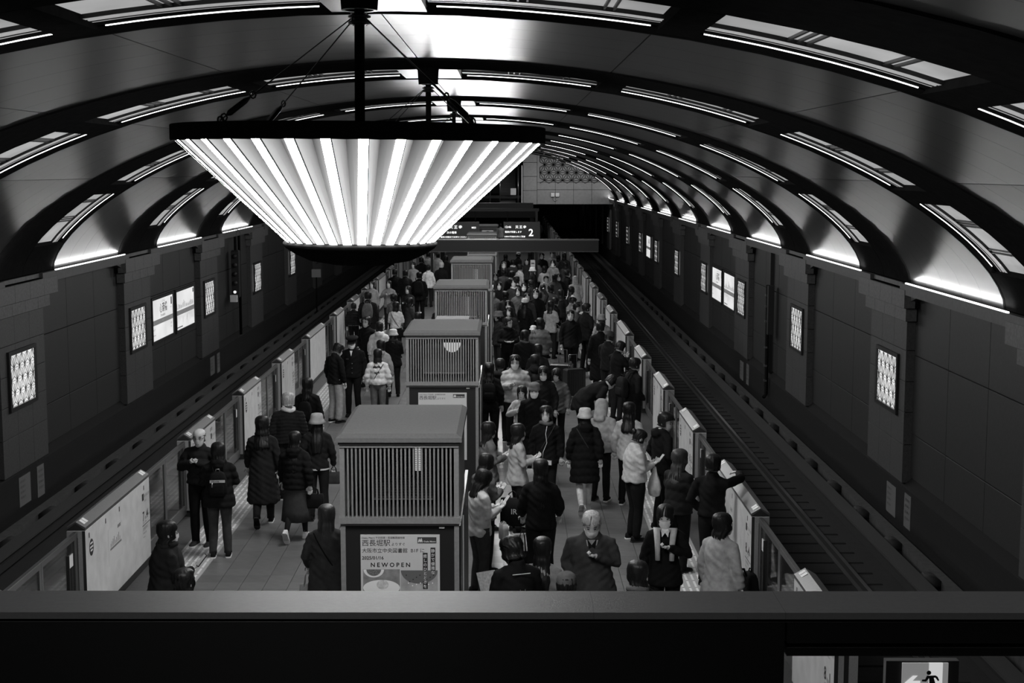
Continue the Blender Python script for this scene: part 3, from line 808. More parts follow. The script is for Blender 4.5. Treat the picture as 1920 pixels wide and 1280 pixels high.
# ------------------------------------------------------------------ chandeliers
NP = 34
def chandelier(label, first=True):
    t = thing('chandelier', label, 'chandelier', (0, 0, 0), 0, 'pleated chandeliers under the vault')
    band = MB(); n = 96
    def ring(r, z, nn=n): return [(r * cos(2 * pi * k / nn), r * sin(2 * pi * k / nn), z) for k in range(nn)]
    band.rings([ring(1.17, 5.43), ring(1.235, 5.43), ring(1.24, 5.44), ring(1.24, 5.53), ring(1.235, 5.535), ring(1.0, 5.54), ring(.3, 5.56)], 0, False, True, True)
    band.build('top_band', rib_mat, t)
    bo = MB(); bo.lathe([(.49, 4.775), (.515, 4.77), (.52, 4.755), (.5, 4.73), (.44, 4.69), (.34, 4.645), (.2, 4.62), (.02, 4.612)], 64)
    bo.build('bottom_bowl', rib_mat, t)
    R1, z1, R0, z0 = 1.205, 5.43, .497, 4.772
    w1, w0 = .029, .0265; d1, d0 = .11, .03
    pitch = 2 * pi / NP
    def P_(r, a, z, tt=0): return (r * cos(a) - tt * sin(a), r * sin(a) + tt * cos(a), z)
    st = MB().add([P_(R1, 0, z1, -w1), P_(R1, 0, z1, w1), P_(R0, 0, z0, w0), P_(R0, 0, z0, -w0)], [(0, 1, 2, 3)])
    fn = MB()
    for s_ in (-1, 1):
        a = P_(R1, 0, z1, s_ * w1); b = P_(R0, 0, z0, s_ * w0); a2 = P_(R1, 0, z1, s_ * (w1 + .006)); b2 = P_(R0, 0, z0, s_ * (w0 + .004))
        a3 = (a2[0] - .02, a2[1], a2[2]); b3 = (b2[0] - .012, b2[1], b2[2]); 
        if s_ > 0: fn.add([a, b, b2, a2, b3, a3], [(0, 1, 2, 3), (3, 2, 4, 5)])
    pn = MB(); va = pitch / 2
    v1 = P_(R1 - d1, va, z1); v0 = P_(R0 - d0, va, z0)
    for (ta, tb_, flip) in ((P_(R1 - .004, 0, z1, w1), P_(R0 - .003, 0, z0, w0), 0), (P_(R1 - .004, pitch, z1, -w1), P_(R0 - .003, pitch, z0, -w0), 1)):
        pn.add([ta, V(ta).lerp(V(v1), .5), v1, tb_, V(tb_).lerp(V(v0), .5), v0], [(0, 1, 4, 3), (1, 2, 5, 4)] if not flip else [(3, 4, 1, 0), (4, 5, 2, 1)])
    sm, fm, pm = st.mesh('light_strip', lampstrip_m), fn.mesh('dark_fin', black), pn.mesh('side_pane', lampside_m)
    at_ = pm.attributes.new('tube_glow', 'FLOAT', 'POINT'); at_.data.foreach_set('value', [.62, .34, .07, .95, .6, .35, .3, .2, .07, .7, .5, .35])
    for k in range(NP):
        a = pitch * (k + .15)
        for nm, me in (('light_strip', sm), ('dark_fin', fm), ('side_pane', pm)): link(nm, me, t, (0, 0, 0), (0, 0, a))
    MB().tube([(0, 0, 5.5), (0, 0, 6.6)], .034, 20).build('pole', rib_mat, t)
    cup = MB(); cup.lathe([(.11, 6.3), (.12, 6.3), (.135, 6.52), (.06, 6.52), (.055, 6.3), (.11, 6.3)], 32, cap=False); cup.build('ceiling_cup', rib_mat, t)
    rg = MB(); rg.lathe([(.098, 6.296), (.117, 6.296), (.117, 6.304), (.098, 6.304), (.098, 6.296)], 32, cap=False); rg.build('cup_rim', steel, t)
    cl = MB(); cl.lathe([(.034, 6.2), (.075, 6.21), (.075, 6.225), (.045, 6.23), (.045, 6.245), (.075, 6.25), (.075, 6.262), (.034, 6.27)], 20); co = cl.build('collar', dark_metal, t)
    for q in range(4):
        a = pi / 4 + q * pi / 2; c, s_ = cos(a), sin(a)
        A = V((c * .075, s_ * .075, 6.235)); B = V((c * 1.1, s_ * 1.1, 5.545))
        MB().tube([A, B], .0045, 6).build('stay_wire', dark_metal, t)
        tb_ = MB(); C = A.lerp(B, .82); D_ = A.lerp(B, .93)
        tb_.tube([A.lerp(B, .78), A.lerp(B, .8), C, D_, A.lerp(B, .95)], [.007, .014, .02, .02, .007], 8)
        for f_ in (.76, .97, .995):
            O = A.lerp(B, f_); rr = .022
            tb_.tube([O + V((rr * cos(w_) * c, rr * cos(w_) * s_, rr * sin(w_))) for w_ in [2 * pi * i / 8 for i in range(9)]], .006, 5)
        tb_.build('turnbuckle', dark_metal, t)
        MB().lathe([(.008, 6.2), (.008, 6.27), (.014, 6.275)], 8, (c * .062, s_ * .062, 0)).build('collar_bolt', steel, t)
    return t
ch0 = chandelier('largest pleated chandelier, hanging nearest the parapet')
CHL = [('second chandelier, only its hanging pole and ceiling cup show above the nearest one', 1), ('third chandelier, its thin pole seen behind the turnbuckle', 2),
       ('fourth chandelier far down the vault behind the others', 3), ('fifth chandelier deep in the vault, hidden behind the rest', 4), ('sixth chandelier deepest in the vault', 5)]
CY0 = yd(9.53, 5.3)
for lab, i in CHL:
    c = copy_tree(ch0); c['label'] = lab; c.location = (-1.0, CY0 + 8.27 * i, 0)
ch0.location = (-1.0, CY0, 0); ch0.rotation_euler = (0, R_(.45), 0); ch0.location.x = -1.0 - 5.0 * sin(R_(.45)); 

# ------------------------------------------------------------------ beams, displays and wall signs
bm = thing('overhead_beam', 'wide dark overhead beam crossing the platform behind the fourth kiosk', 'beam', (0, yd(47, 2.8), 0))
beam_m = mat('beam_grey', .016, .6, 0, spec=.2)
MB().box(-4.9, 2.96, 0, .5, 2.57, 2.93).build('beam_body', beam_m, bm); MB().box(-4.9, 2.98, -.02, .52, 2.93, 2.965).build('top_flange', cornice_m, bm)
MB().box(-4.9, 2.96, -.012, .5, 2.555, 2.57).build('bottom_flange', cornice_m, bm)
for x in (-4.55, -3.0): MB().tube([(x, .25, 2.9), (x, .25, pro(x - XC)[1] + .1)], .03, 8).build('hanger_rod', beam_m, bm)
b2 = thing('far_beam', 'far stepped beam stack spanning the platform above the departure displays', 'beam', (0, yd(68, 3), 0))
MB().box(-3.4, 1.24, 0, .6, 2.98, 3.28).build('beam_body', beam_m, b2); MB().box(-3.4, 1.26, -.03, .63, 3.28, 3.31).build('top_flange', cornice_m, b2)
MB().box(-3.4, 1.2, 2.5, 3.1, 3.31, 3.62).build('upper_beam_body', mat('beam_grey2', .03, .5), b2)
for x in (-3.2, 1.1): MB().box(x - .1, x + .1, .2, .4, 0, 2.98).build('support_post', beam_m, b2)
def display(x0, x1, D, label, lines):
    y = yd(D, 2.8); t = thing('departure_display', label, 'departure display', (x0, y, 2.5), 0, 'departure displays over the platform'); w_ = x1 - x0
    MB().box(0, w_, 0, .12, 0, .68).build('case', black, t)
    gm = glow('display_text_light', 1.3)
    for (s_, size, x, z, sp) in lines: text(s_, size, gm, t, (x, -.004, z), bold=.015, space=sp)
    for x in (.15, w_ - .15): MB().tube([(x, .06, .68), (x, .06, 1.1)], .02, 8).build('hanger', rib_mat, t)
    return t
display(-2.85, -1.2, 57, 'black departure display left of the far kiosks', [('天王寺', .15, .45, .42, 1.5), ('M23', .1, 1.35, .42, 1), ('次の電車', .1, .35, .22, 1), ('電車の到着までお待ちください', .075, .1, .05, 1.0)])
display(-.22, 1.24, 57, 'black departure display showing 12:46, right of the far kiosks', [('12:46', .12, .04, .44, 1), ('天王寺', .13, .47, .43, 1.4),  ('電車が到着します', .085, .05, .25, 1), ('お体の不自由な方にご配慮', .07, .03, .07, 1), ('2', .4, 1.0, .12, 1)])
eb = thing('far_hanger_beam', 'slim dark beam that carries the departure displays', 'beam', (0, yd(57, 3), 0))
MB().box(-3.2, 1.2, .0, .12, 3.6, 3.72).build('beam_body', beam_m, eb)
for x in (-3.1, 1.1): MB().box(x - .05, x + .05, .0, .1, 0, 3.6).build('support_post', beam_m, eb)

def station_sign(side, ynear, kind, label):
    X = XR + .13 if side > 0 else XL - .13
    s = -side; w_, h_ = 2.25, 1.06; z0 = .86
    t = thing('station_sign', label, 'station sign', (X, ynear, z0), 0, 'lit station signs on the side walls')
    d = .06 * s; fr = MB(); e = .07
    fr.box(0, d, -e, w_ + e, -e, 0); fr.box(0, d, -e, w_ + e, h_, h_ + e); fr.box(0, d, -e, 0, 0, h_); fr.box(0, d, w_, w_ + e, 0, h_)
    fr.build('frame', black, t); MB().box(0, .03 * s, 0, w_, 0, h_).build('diffuser', sign_glow, t)
    xf = .033 * s; ex = (0, -1, 0) if side > 0 else (0, 1, 0)
    def yy(r): return (w_ - r) if side > 0 else r
    band = glow('line_colour_band', .1)
    MB().box(xf, xf * 1.03, 0, w_, .40, .53).build('line_band', band, t)
    if kind == 'name':
        text('心斎橋', .27, ink, t, (xf, yy(.8), .7), ex, bold=.012); text('しんさいばし', .075, ink, t, (xf, yy(.98), .95), ex)
        text('Shinsaibashi', .11, ink, t, (xf, yy(.88), .575), ex)
        text('本町', .11, sticker, t, (xf * 1.05, yy(.04), .42), ex); text('M19', .11, sticker, t, (xf * 1.05, yy(1.05), .42), ex, bold=.02); text('なんば', .1, sticker, t, (xf * 1.05, yy(1.85), .42), ex)
        text('ほんまち', .06, ink, t, (xf, yy(.08), .27), ex); text('Hommachi', .06, ink, t, (xf, yy(.08), .13), ex); text('난바', .08, ink, t, (xf, yy(1.97), .27), ex); text('Namba', .05, ink, t, (xf, yy(1.97), .19), ex)
        MB().box(xf, xf * 1.03, yy(2.03), yy(2.15), .8, 1.0).build('operator_mark_block', ink, t)
        text('Osaka Metro', .05, ink, t, (xf, yy(1.95), .72), ex, sx=.6)
    else:
        rr = random.Random(3 + side)
        mm = MB(); mm2 = MB()
        for i in range(22):
            y_ = .1 + i * .095; hh = rr.uniform(.03, .16) + (.12 if i in (9, 10) else 0)
            mm.box(xf, xf * 1.03, yy(y_), yy(y_ + .03), .57, .57 + hh)
            mm2.box(xf, xf * 1.03, yy(y_ + .03), yy(y_ + .045), .38 - rr.uniform(.05, .22), .38)
        mm.build('station_name_column', ink_grey, t); mm2.build('timetable_column', mat('pale_print', .45, .6), t)
        text('M19', .07, sticker, t, (xf * 1.05, yy(1.0), .44), ex); MB().box(xf, xf * 1.03, yy(2.08), yy(2.2), .9, 1.02).build('map_mark_block', ink, t)
        MB().box(xf, xf * 1.03, yy(.1), yy(.75), .05, .075).build('scale_bar', ink, t)
    return t
station_sign(-1, yd(36.4, 1.4), 'name', 'lit white station name sign on the left wall')
station_sign(-1, yd(39.0, 1.4), 'map', 'lit route map sign beside the name sign on the left wall')
station_sign(1, yd(47.2, 1.4), 'name', 'lit station name sign on the right wall, farther half of the pair')
station_sign(1, yd(44.5, 1.4), 'map', 'lit route map sign on the right wall, nearer half of the pair')
station_sign(1, yd(70.9, 1.4), 'name', 'small far station name sign beyond the sixth right pilaster')

def wall_notice(side, y, z, w_, h_, label, dark=False):
    X = (XR if side > 0 else XL) + side * .018; s = -side
    t = thing('wall_notice', label, 'notice', (X, y, z))
    MB().box(0, .008 * s, 0, w_, 0, h_).build('sheet', mat('notice_sheet_grey', .16 if not dark else .05, .5), t)
    ex = (0, -1, 0) if side > 0 else (0, 1, 0)
    for i in range(4): text('注意 お知らせ', h_ * .09, ink, t, (.0095 * s, (w_ - .05) if side > 0 else .05, h_ * (.8 - .18 * i)), ex, sx=.9)
for side in (1, -1):
    wd = 'right' if side > 0 else 'left'
    for k, (D1, D2) in enumerate(((25.6, 24.9), (42.3, 41.6)) if side > 0 else ((26.2, 27.2), (43.0, 44.0))):
        wall_notice(side, yd(D1, 0), -1.0 if side > 0 else -.95, .62, .55, f'pale notice sheet low on the {wd} wall, {"nearer" if k == 0 else "farther"} pair')
        wall_notice(side, yd(D2, 0) + (.0 if side < 0 else -.25), -1.0, .4, .6, f'dark notice sheet low on the {wd} wall, {"nearer" if k == 0 else "farther"} pair', True)
# signal with pipe, left wall; conduit with junction box, right wall
sg = thing('signal_head', 'tall black track signal with one lit lens on the left wall', 'signal', (XL + .1, yd(46.5, 2), 1.1))
MB().box(-.12, .12, -.16, .16, 0, 1.55, bev=.03).build('housing', black, sg)
for i in range(5):
    MB().tube([(0, -.16, .2 + i * .29), (0, -.24, .2 + i * .29)], .08, 12).build('lens_hood', black, sg)
MB().tube([(0, -.241, .2), (0, -.25, .2)], .05, 12).build('lit_lens', glow('signal_lens', .8), sg)
MB().tube([(-.02, .1, 1.55), (-.02, .1, 2.1), (-.02, .4, 2.2), (-.02, .75, 2.1), (-.02, .75, -1.3)], .045, 8).build('conduit', rib_mat, sg)
MB().box(-.1, .12, -.55, -.42, -.1, .12).build('label_plate', sticker, sg)
cd = thing('wall_conduit', 'vertical black conduit and junction box between right pilasters', 'conduit', (XR - .05, yd(38.5, 1), 0))
MB().box(.1, .2, -.15, .1, -.2, 3.1).build('backing_channel', black, cd)
MB().box(-.05, .1, -.75, -.55, .9, 2.2).build('junction_box', black, cd)
MB().tube([(0, -.4, 2.2), (0, -.4, -.75), (-.08, -.55, -.8)], .05, 8).build('conduit_pipe', rib_mat, cd)
for z in (1.9, 1.6, 1.2, .5, 0, -.4): MB().box(-.07, .0, -.46, -.34, z, z + .05).build('pipe_clip', steel, cd)
nd = thing('number_plate', 'small white number plate near the top of the left gates', 'plate', (XL + .62, yd(62, 1), .6))
MB().box(-.2, .2, 0, .03, 0, .35).build('plate', mat('plate_grey', .3, .5), nd); MB().tube([(0, .05, -1.85), (0, .05, 0)], .03, 8).build('stem', rib_mat, nd)

# ------------------------------------------------------------------ mezzanine parapet and exit sign in front of the camera
pr = thing('parapet', 'wide dark parapet with pale coping in front of the camera', 'parapet', (0, 2.82, 0), R_(-.25))
def pz(v): return EYE - (v - VPY) * 2.906 / (FPX * 1.0 / cos(PITCH))
zt = 4.352
for a, b in ((-2.2, .173), (.173, .565), (.565, 2.2)):
    MB().box(a, b, .0, .15, zt - .014, zt).build('coping', rail_top_m, pr)
for a in (.173, .565): MB().box(a - .0006, a + .0006, -.0002, .1502, zt - .0142, zt + .0002).build('coping_joint', ink_grey, pr)
MB().box(-2.2, 2.2, .02, .13, zt - .03, zt - .003).build('groove', joint, pr)
MB().box(-2.2, .565, .005, .13, 3.2, zt - .02).build('face_panel', rail_face_m, pr)
MB().box(.57, 2.2, .005, .13, zt - .066, zt - .02).build('upper_band', rail_face_m, pr)
MB().box(.57, 2.2, .03, .13, zt - .074, zt - .066).build('groove', joint, pr)
MB().box(.57, 2.2, .005, .13, zt - .093, zt - .074).build('lower_band', rail_face_m, pr)
for z in (zt - .02, zt - .074): MB().box(-2.2 if z > zt - .03 else .57, 2.2, .003, .006, z - .0012, z).build('edge_line', steel, pr)
MB().box(.57, 2.2, .06, .07, 3.4, zt - .093).build('glass_panel', glass('parapet_glass', .1, .06), pr)
MB().box(.57, 2.2, .005, .13, 3.2, 3.4).build('bottom_band', rail_face_m, pr)
mz = structure('floor_mezzanine'); MB().box(XL, XR, Y_MIN - 1, 2.95, 3.05, 3.2).build('mezzanine_slab', rail_face_m, mz)

area('parapet_fill_light', (-1.1, -1.9, 4.75), (R_(90), 0, 0), .7, .5, 9)  # unseen light added behind the camera to brighten the parapet face
es = thing('exit_sign', 'lit emergency exit sign with left arrow and running figure, lower right', 'exit sign', (2.62, yd(9.0, 1.8), 1.87))
MB().box(-.245, .215, .0, .06, -.04, .31).build('case', mat('exit_case', .06, .5), es)
MB().box(-.145, .022, -.012, 0, -.03, .3).build('arrow_panel', glow('exit_green', .2), es); MB().box(.022, .11, -.012, 0, -.03, .3).build('figure_panel', glow('exit_white', .62), es)
MB().box(.11, .145, -.012, 0, -.03, .3).build('edge_panel', glow('exit_green', .2), es)
def xz(u, v): return ((u - 1731) * 9.0 / FPX, (EYE - (v - VPY) * 9.0 / FPX / .9928) - 1.87)
def poly(pts, name, m_, d=-.016):
    q = [xz(u, v) for u, v in pts]; MB().add([(x, d, z) for x, z in q], [tuple(range(len(q)))]).build(name, m_, es)
wg = glow('exit_white_arrow', .7); ig = mat('exit_figure_ink', .05, .5)
poly([(1692.5, 1262), (1708, 1248), (1717, 1248), (1707.5, 1258), (1722, 1258), (1722, 1265), (1707.5, 1265), (1717, 1275), (1708, 1275)], 'arrow', wg)
hd_ = [(1737.5 + 4.3 * cos(a), 1242.5 + 4.3 * sin(a)) for a in [2 * pi * i / 16 for i in range(16)]]
poly(hd_, 'figure_head', ig, -.017)
poly([(1734, 1248), (1750, 1247.5), (1754, 1250), (1757.5, 1257), (1755, 1258.5), (1750, 1252), (1747, 1252), (1750, 1262), (1751, 1271), (1762, 1271.5), (1762.5, 1275), (1747, 1275), (1744.5, 1264), (1736, 1286), (1731, 1286), (1739, 1263), (1738, 1253), (1733, 1259.5), (1725, 1259), (1725, 1255.5), (1731, 1255)], 'figure_body', ig, -.0165)
MB().box(-.03, .03, .06, .11, -1.87, .2).build('post', rib_mat, es)
# ------------------------------------------------------------------ people
skin_m = mat('skin', .5, .5, 0, .06, 30)
hair_m = mat('black_hair', .008, .45, 0, .5, 30, .35, 90, (1, 1, .15), spec=.3)
hair_b = mat('brown_hair', .03, .5, 0, .5, 30, .35, 90, (1, 1, .15))
hair_g = mat('grey_hair', .38, .5, 0, .45, 60, .4, 90, (1, 1, .3))
eye_m = mat('eye_dark', .02, .3); lip_m = mat('lips', .2, .5)
mask_m = mat('white_face_mask', .8, .7, 0, .05, 20, .2, 80)
CL = {}
def cloth(c):
    k = round(c, 3)
    if k not in CL: CL[k] = mat(f'cloth_{int(k * 1000)}', k, .85, 0, .25, 14, .3, 180, spec=.12)
    return CL[k]
BLK, DK, MD, GR, LT, WH = .007, .014, .04, .11, .38, .65

HLV = [(-.112, .022, .070, .005), (-.100, .038, .082, -.012), (-.082, .051, .089, -.04), (-.062, .060, .090, -.062), (-.038, .067, .089, -.078),
       (-.012, .071, .087, -.088), (.010, .073, .084, -.094), (.030, .0755, .088, -.098), (.055, .076, .087, -.099), (.080, .071, .078, -.092), (.100, .056, .056, -.072), (.111, .032, .028, -.044), (.116, .008, .004, -.018)]
_hz = np.array([l[0] for l in HLV]); _hw = np.array([l[1] for l in HLV]); _hf = np.array([l[2] for l in HLV]); _hb = np.array([l[3] for l in HLV])
def hsurf(th, z, off=0.0):
    """head surface; th = 0 at the face, positive to the left ear; z relative to the head centre"""
    w_ = np.interp(z, _hz, _hw); f = np.interp(z, _hz, _hf); b = np.interp(z, _hz, _hb)
    cy, ry = (f + b) / 2, (f - b) / 2
    s_, c = sin(th), cos(th)
    e = .88
    x = -(w_ + off) * (abs(s_) ** e) * (1 if s_ > 0 else -1); y = cy + (ry + off) * (abs(c) ** e) * (1 if c > 0 else -1)
    if off == 0 and c > .8:
        a = abs(th)
        if a < .16:
            n = 0
            if -.052 < z < .03: n = .026 * max(0, 1 - abs(z + .03) / (.022 if z < -.03 else .062))
            y += n * (1 - a / .16 * .6)
            if -.082 < z < -.055: y += .005
        elif a < .55 and 0.0 < z < .022: y -= .009
    return (x, y, z)
def headmesh(mb, nseg=20):
    rg = []
    for (z, *_r) in HLV: rg.append([hsurf(2 * pi * k / nseg, z) for k in range(nseg)])
    return rg
def patch(mb, th0, th1, z0, z1, off, nt=6, nz=4, mi=0):
    g = [[hsurf(th0 + (th1 - th0) * i / nt, z0 + (z1 - z0) * j / nz, off) for i in range(nt + 1)] for j in range(nz + 1)]
    mb.rings(g, mi, True, False, False, closed=False)
def blob(mb, c, r, n=8, m=5, mi=0):
    rg = []
    for j in range(m + 1):
        a = -pi / 2 + pi * j / m
        rg.append([(c[0] + r[0] * cos(a) * cos(2 * pi * k / n), c[1] + r[1] * cos(a) * sin(2 * pi * k / n), c[2] + r[2] * sin(a)) for k in range(n)])
    mb.rings(rg, mi, True, True, True)
def hair(style, rnd, lod):
    """hair shell around the head; returns MB in head space"""
    mb = MB(); n = (44, 28, 16)[lod]
    low, th, op, wav = {'short': (-.055, .016, 1.2, .0), 'bald': (-.05, .006, 1.3, .0), 'bob': (-.135, .018, .8, .1), 'long': (-.42, .014, .82, .05), 'wavy': (-.30, .022, .85, .6), 'curly': (-.075, .02, 1.1, .9),
           'mid': (-.21, .017, .8, .2), 'pony': (-.06, .011, 1.15, 0), 'bun': (-.06, .011, 1.15, 0)}[style]
    hl = .064 if style in ('short', 'curly', 'pony', 'bun') else .055
    if style in ('bob', 'mid') and rnd.random() < .7: hl = .038
    lv = []           # (z, half width, front, back, opening)
    if style != 'bald':
        for a in (88, 72, 52, 32, 14):
            a = R_(a); c = cos(a) ** .85; lv.append((.072 + (.044 + th) * sin(a), .074 * c, .080 * c - .004, -.094 * c - .004, 0.0))
    zs = [.062, .045, .025, .005, -.02, -.045, -.07, -.095, -.12, -.145]; z = -.17
    while z > -.45: zs.append(z); z -= .035
    zs = [z for z in zs if z > low and (style != 'bald' or z < .05)] + [low]
    for z in zs:
        o = 0.0 if z > hl else min(op, op * min(1, (hl - z) / .03 + .15))
        wx = float(np.interp(z, _hz, _hw)); f = float(np.interp(z, _hz, _hf)); b = float(np.interp(z, _hz, _hb))
        if z < -.045:
            k = min(1, (-.045 - z) / .1)
            wx = .068 + .004 * k; b = -.086 - .006 * k; f = .062 - .07 * k
        if z < -.145:
            k = min(1, (-.145 - z) / .12); e = max(0, (-.25 - z) / .2)
            wx = .072 + .016 * k - .03 * e; f = -.008 - .075 * k; b = -.092 - .052 * k - .01 * e; o = .5 - .3 * k
        lv.append((z, wx, f, b, o))
    ph = [rnd.uniform(0, 6.28) for _ in range(5)]
    rg = []; cn = [rnd.uniform(-1, 1) for _ in range(n)]; ja = {'short': .035, 'curly': .07, 'wavy': .05, 'mid': .022, 'bob': .02, 'long': .022}.get(style, .02)
    for (z, wx, f, b, o) in lv:
        cy, ry = (f + b) / 2, max(.02, (f - b) / 2)
        k_ = 1 if z > -.05 else max(.35, 1 + (z + .05) * 3)
        t = th * (k_ if wav < .5 else 1); outer = []; inner = []
        amp = .022 + .05 * min(1, max(0, (.05 - z) * 5))
        for k in range(n):
            a = o + (2 * pi - 2 * o) * (k / (n - 1)) if o > 0 else 2 * pi * k / n
            q = 1 + amp * (sin(a * 11 + ph[0] + z * 3) * .6 + .7 * sin(a * 19 + ph[1] + z * (8 + 30 * wav)) + .5 * sin(a * 31 + ph[3] - z * 12)) + wav * .06 * sin(z * 55 + ph[2] + a * 3) + (wav * .07 * sin(a * 23 + z * 90) * sin(a * 7 + z * 60 + ph[4]) if wav > .8 else 0)
            q += cn[k] * amp * .7 + rnd.uniform(-ja, ja)
            rx, ryy = (wx + t) * q, (ry + t) * q
            outer.append((-rx * sin(a), cy + ryy * cos(a), z + (rnd.uniform(-.028, .012) if z == low and low < -.1 else 0)))
            inner.append((-max(.004, wx - .012) * sin(a), cy + max(.004, ry - .012) * cos(a), z))
        rg.append(outer + inner[::-1])
    mb.rings(rg, 0, True, False, True)
    if style != 'bald':   # crown closes on the outer loop only
        r0 = rg[0][:n]; c0 = (0, -.007, max(p[2] for p in r0) + .003); mb.add(r0 + [c0], [(i, (i + 1) % n, n) for i in range(n)], 0, True)
    if style == 'bun': blob(mb, (0, -.115, .06), (.04, .036, .04), 10, 6)
    if style == 'pony': mb.tube([(0, -.105, .04), (0, -.155, .02), (0, -.17, -.1), (0, -.15, -.24)], [.02, .035, .032, .012], 8)
    return mb

PLACED = []
KY = [yd(D, 2.6) for D in (13.0, 21.35, 29.7, 38.1, 53.8, 61.7)]
def person(u, v, h=1.64, face=0, coat=DK, clen='mid', hairs='short', sex='m', legs=DK, arms='down', stance='stand', hat=None, mask=False, glasses=False,
           puffer=0, hood=False, scarf=None, nod=0.0, turn=0.0, bend=0.0, girth=1.0, label='', group=None, skirt=None, shoes=BLK, hairm=None, lod=None, seed=None,
           fringe=None, legtone=None, dx=0.0, dy=0.0, zt=None, trim=None):
    rnd = random.Random(int(u * 7 + v * 13) if seed is None else seed)
    zt = h - .012 if zt is None else zt
    pos = at(u, v, zt)
    pos.x += dx; pos.y += dy
    for (ox, oy) in PLACED:
        dx, dy = pos.x - ox, pos.y - oy; dd = sqrt(dx * dx + dy * dy)
        if dd < .5:
            m_ = min(.22, .5 - dd) / max(dd, .01); pos.x += dx * m_; pos.y += dy * m_
    for yk in KY:
        if yk - .25 < pos.y < yk + 2.7 and abs(pos.x + 1.005) < .8: pos.x = -1.005 + (.8 if pos.x > -1.005 else -.8)
    pos.x = max(-4.62, min(2.66, pos.x))
    PLACED.append((pos.x, pos.y))
    if lod is None: lod = 0 if v > 640 else (1 if v > 540 else 2)
    K = h / 1.70; fem = sex == 'f'
    t = thing('person', label, 'person', (pos.x, pos.y, 0), R_(face), group)
    if K != 1: t.scale = (K, K, K)
    sh = (.16 if fem else .185) * (1 + (girth - 1) * .5)
    g = girth * 1.07
    # --- joints
    L = {}
    for s_ in (-1, 1):
        a = arms if isinstance(arms, str) else (arms[0] if s_ < 0 else arms[1])
        S = V((s_ * sh, -.01, 1.352))
        E, W, Hd = {'down': ((.245, -.03, 1.11), (.25, .05, .87), (0, .1, -1)), 'phone': ((.215, .03, 1.12), (.07, .27, 1.17), (-.3, .8, .4)),
                    'swing': ((.235, -.09 * s_, 1.12), (.25, -.14 * s_ + .06, .89), (0, .2, -1)), 'clasp': ((.27, .06, 1.15), (.035, .22, 1.27), (-.9, .3, .2)),
                    'bag': ((.25, -.01, 1.11), (.23, .16, .96), (0, .5, -.8)), 'cross': ((.24, .06, 1.12), (.02, .21, 1.12), (-1, .1, .1)),
                    'up': ((.27, .2, 1.32), (.2, .32, 1.52), (0, .2, 1)), 'lean': ((.32, .2, 1.4), (.22, .44, 1.42), (-.8, .4, -.05)),
                    'face': ((.24, .1, 1.14), (.09, .2, 1.36), (-.4, .2, .9)), 'pocket': ((.28, -.06, 1.12), (.2, .1, .96), (-.3, .3, -.8)),
                    'high': ((.26, .12, 1.6), (.1, .2, 1.85), (0, .2, 1))}[a]
        L[s_] = (S, V((s_ * E[0], E[1], E[2])), V((s_ * W[0], W[1], W[2])), V((s_ * Hd[0], Hd[1], Hd[2])).normalized(), a)
    legj = {}
    for s_ in (-1, 1):
        hip = V((s_ * .09, 0, .9))
        if stance == 'walk':
            fr = s_ > 0
            kn = V((s_ * .088, .15 if fr else .03, .5)); an = V((s_ * .085, .24 if fr else -.27, .085 if fr else .2)); ft = (0, 0) if fr else (-.9, 0)
        elif stance == 'step':
            fr = s_ < 0
            kn = V((s_ * .088, .1 if fr else .02, .49)); an = V((s_ * .085, .15 if fr else -.14, .085 if fr else .11)); ft = (0, 0) if fr else (-.4, 0)
        else: kn = V((s_ * .095, .02, .49)); an = V((s_ * .11, -.02, .085)); ft = (0, 0)
        legj[s_] = (hip, kn, an, ft)
    piv = V((0, -.01, 1.46)); Rh = M4.Rotation(R_(turn), 3, 'Z') @ M4.Rotation(R_(-nod), 3, 'X')
    hc = V((0, .012, 1.585))
    def hx(p, fall=False):
        q = V(p) * 1.1 + hc
        w_ = 1.0
        if q.z < 1.46: w_ = max(0.0, 1 - (1.46 - q.z) / .16)
        r = Rh @ (q - piv) + piv
        return q.lerp(r, w_)
    bz = .92
    def bd(p):
        p = V(p)
        if bend and p.z > bz:
            a = R_(-bend) * min(1, (p.z - bz) / .25)
            y, z = p.y, p.z - bz
            return V((p.x, y * cos(a) - z * sin(a), bz + y * sin(a) + z * cos(a)))
        return p
    def fin(mb): mb.v = [tuple(bd(p)) for p in mb.v]; return mb
    def hfin(mb, start=0): mb.v = mb.v[:start] + [tuple(hx(p)) for p in mb.v[start:]]; return mb
    # --- body: legs, torso, neck and head in one lofted figure
    body = MB(); ns = 20 if lod < 2 else 12
    rg = []
    for (z, rx, ry, cy) in ((.84, .10, .08, 0), (.92, .15, .1, 0), (1.04, .13, .09, 0), (1.2, .15, .1, 0), (1.34, .15, .09, 0), (1.41, .09, .07, -.01), (1.45, .054, .054, -.012), (1.485, .05, .053, -.008)):
        rg.append([(-rx * g * sin(2 * pi * k / ns) if z < 1.4 else -rx * sin(2 * pi * k / ns), cy + ry * cos(2 * pi * k / ns), z) for k in range(ns)])
    nb = len(rg)
    hr = headmesh(None, ns)
    rg += [[tuple(hx(p)) for p in r] for r in hr]
    body.rings(rg, 0, True)
    if lod < 2:
        for s_ in (-1, 1):
            q0 = len(body.v); blob(body, (s_ * .076, -.008, -.005), (.01, .02, .032), 6, 4); hfin(body, q0)
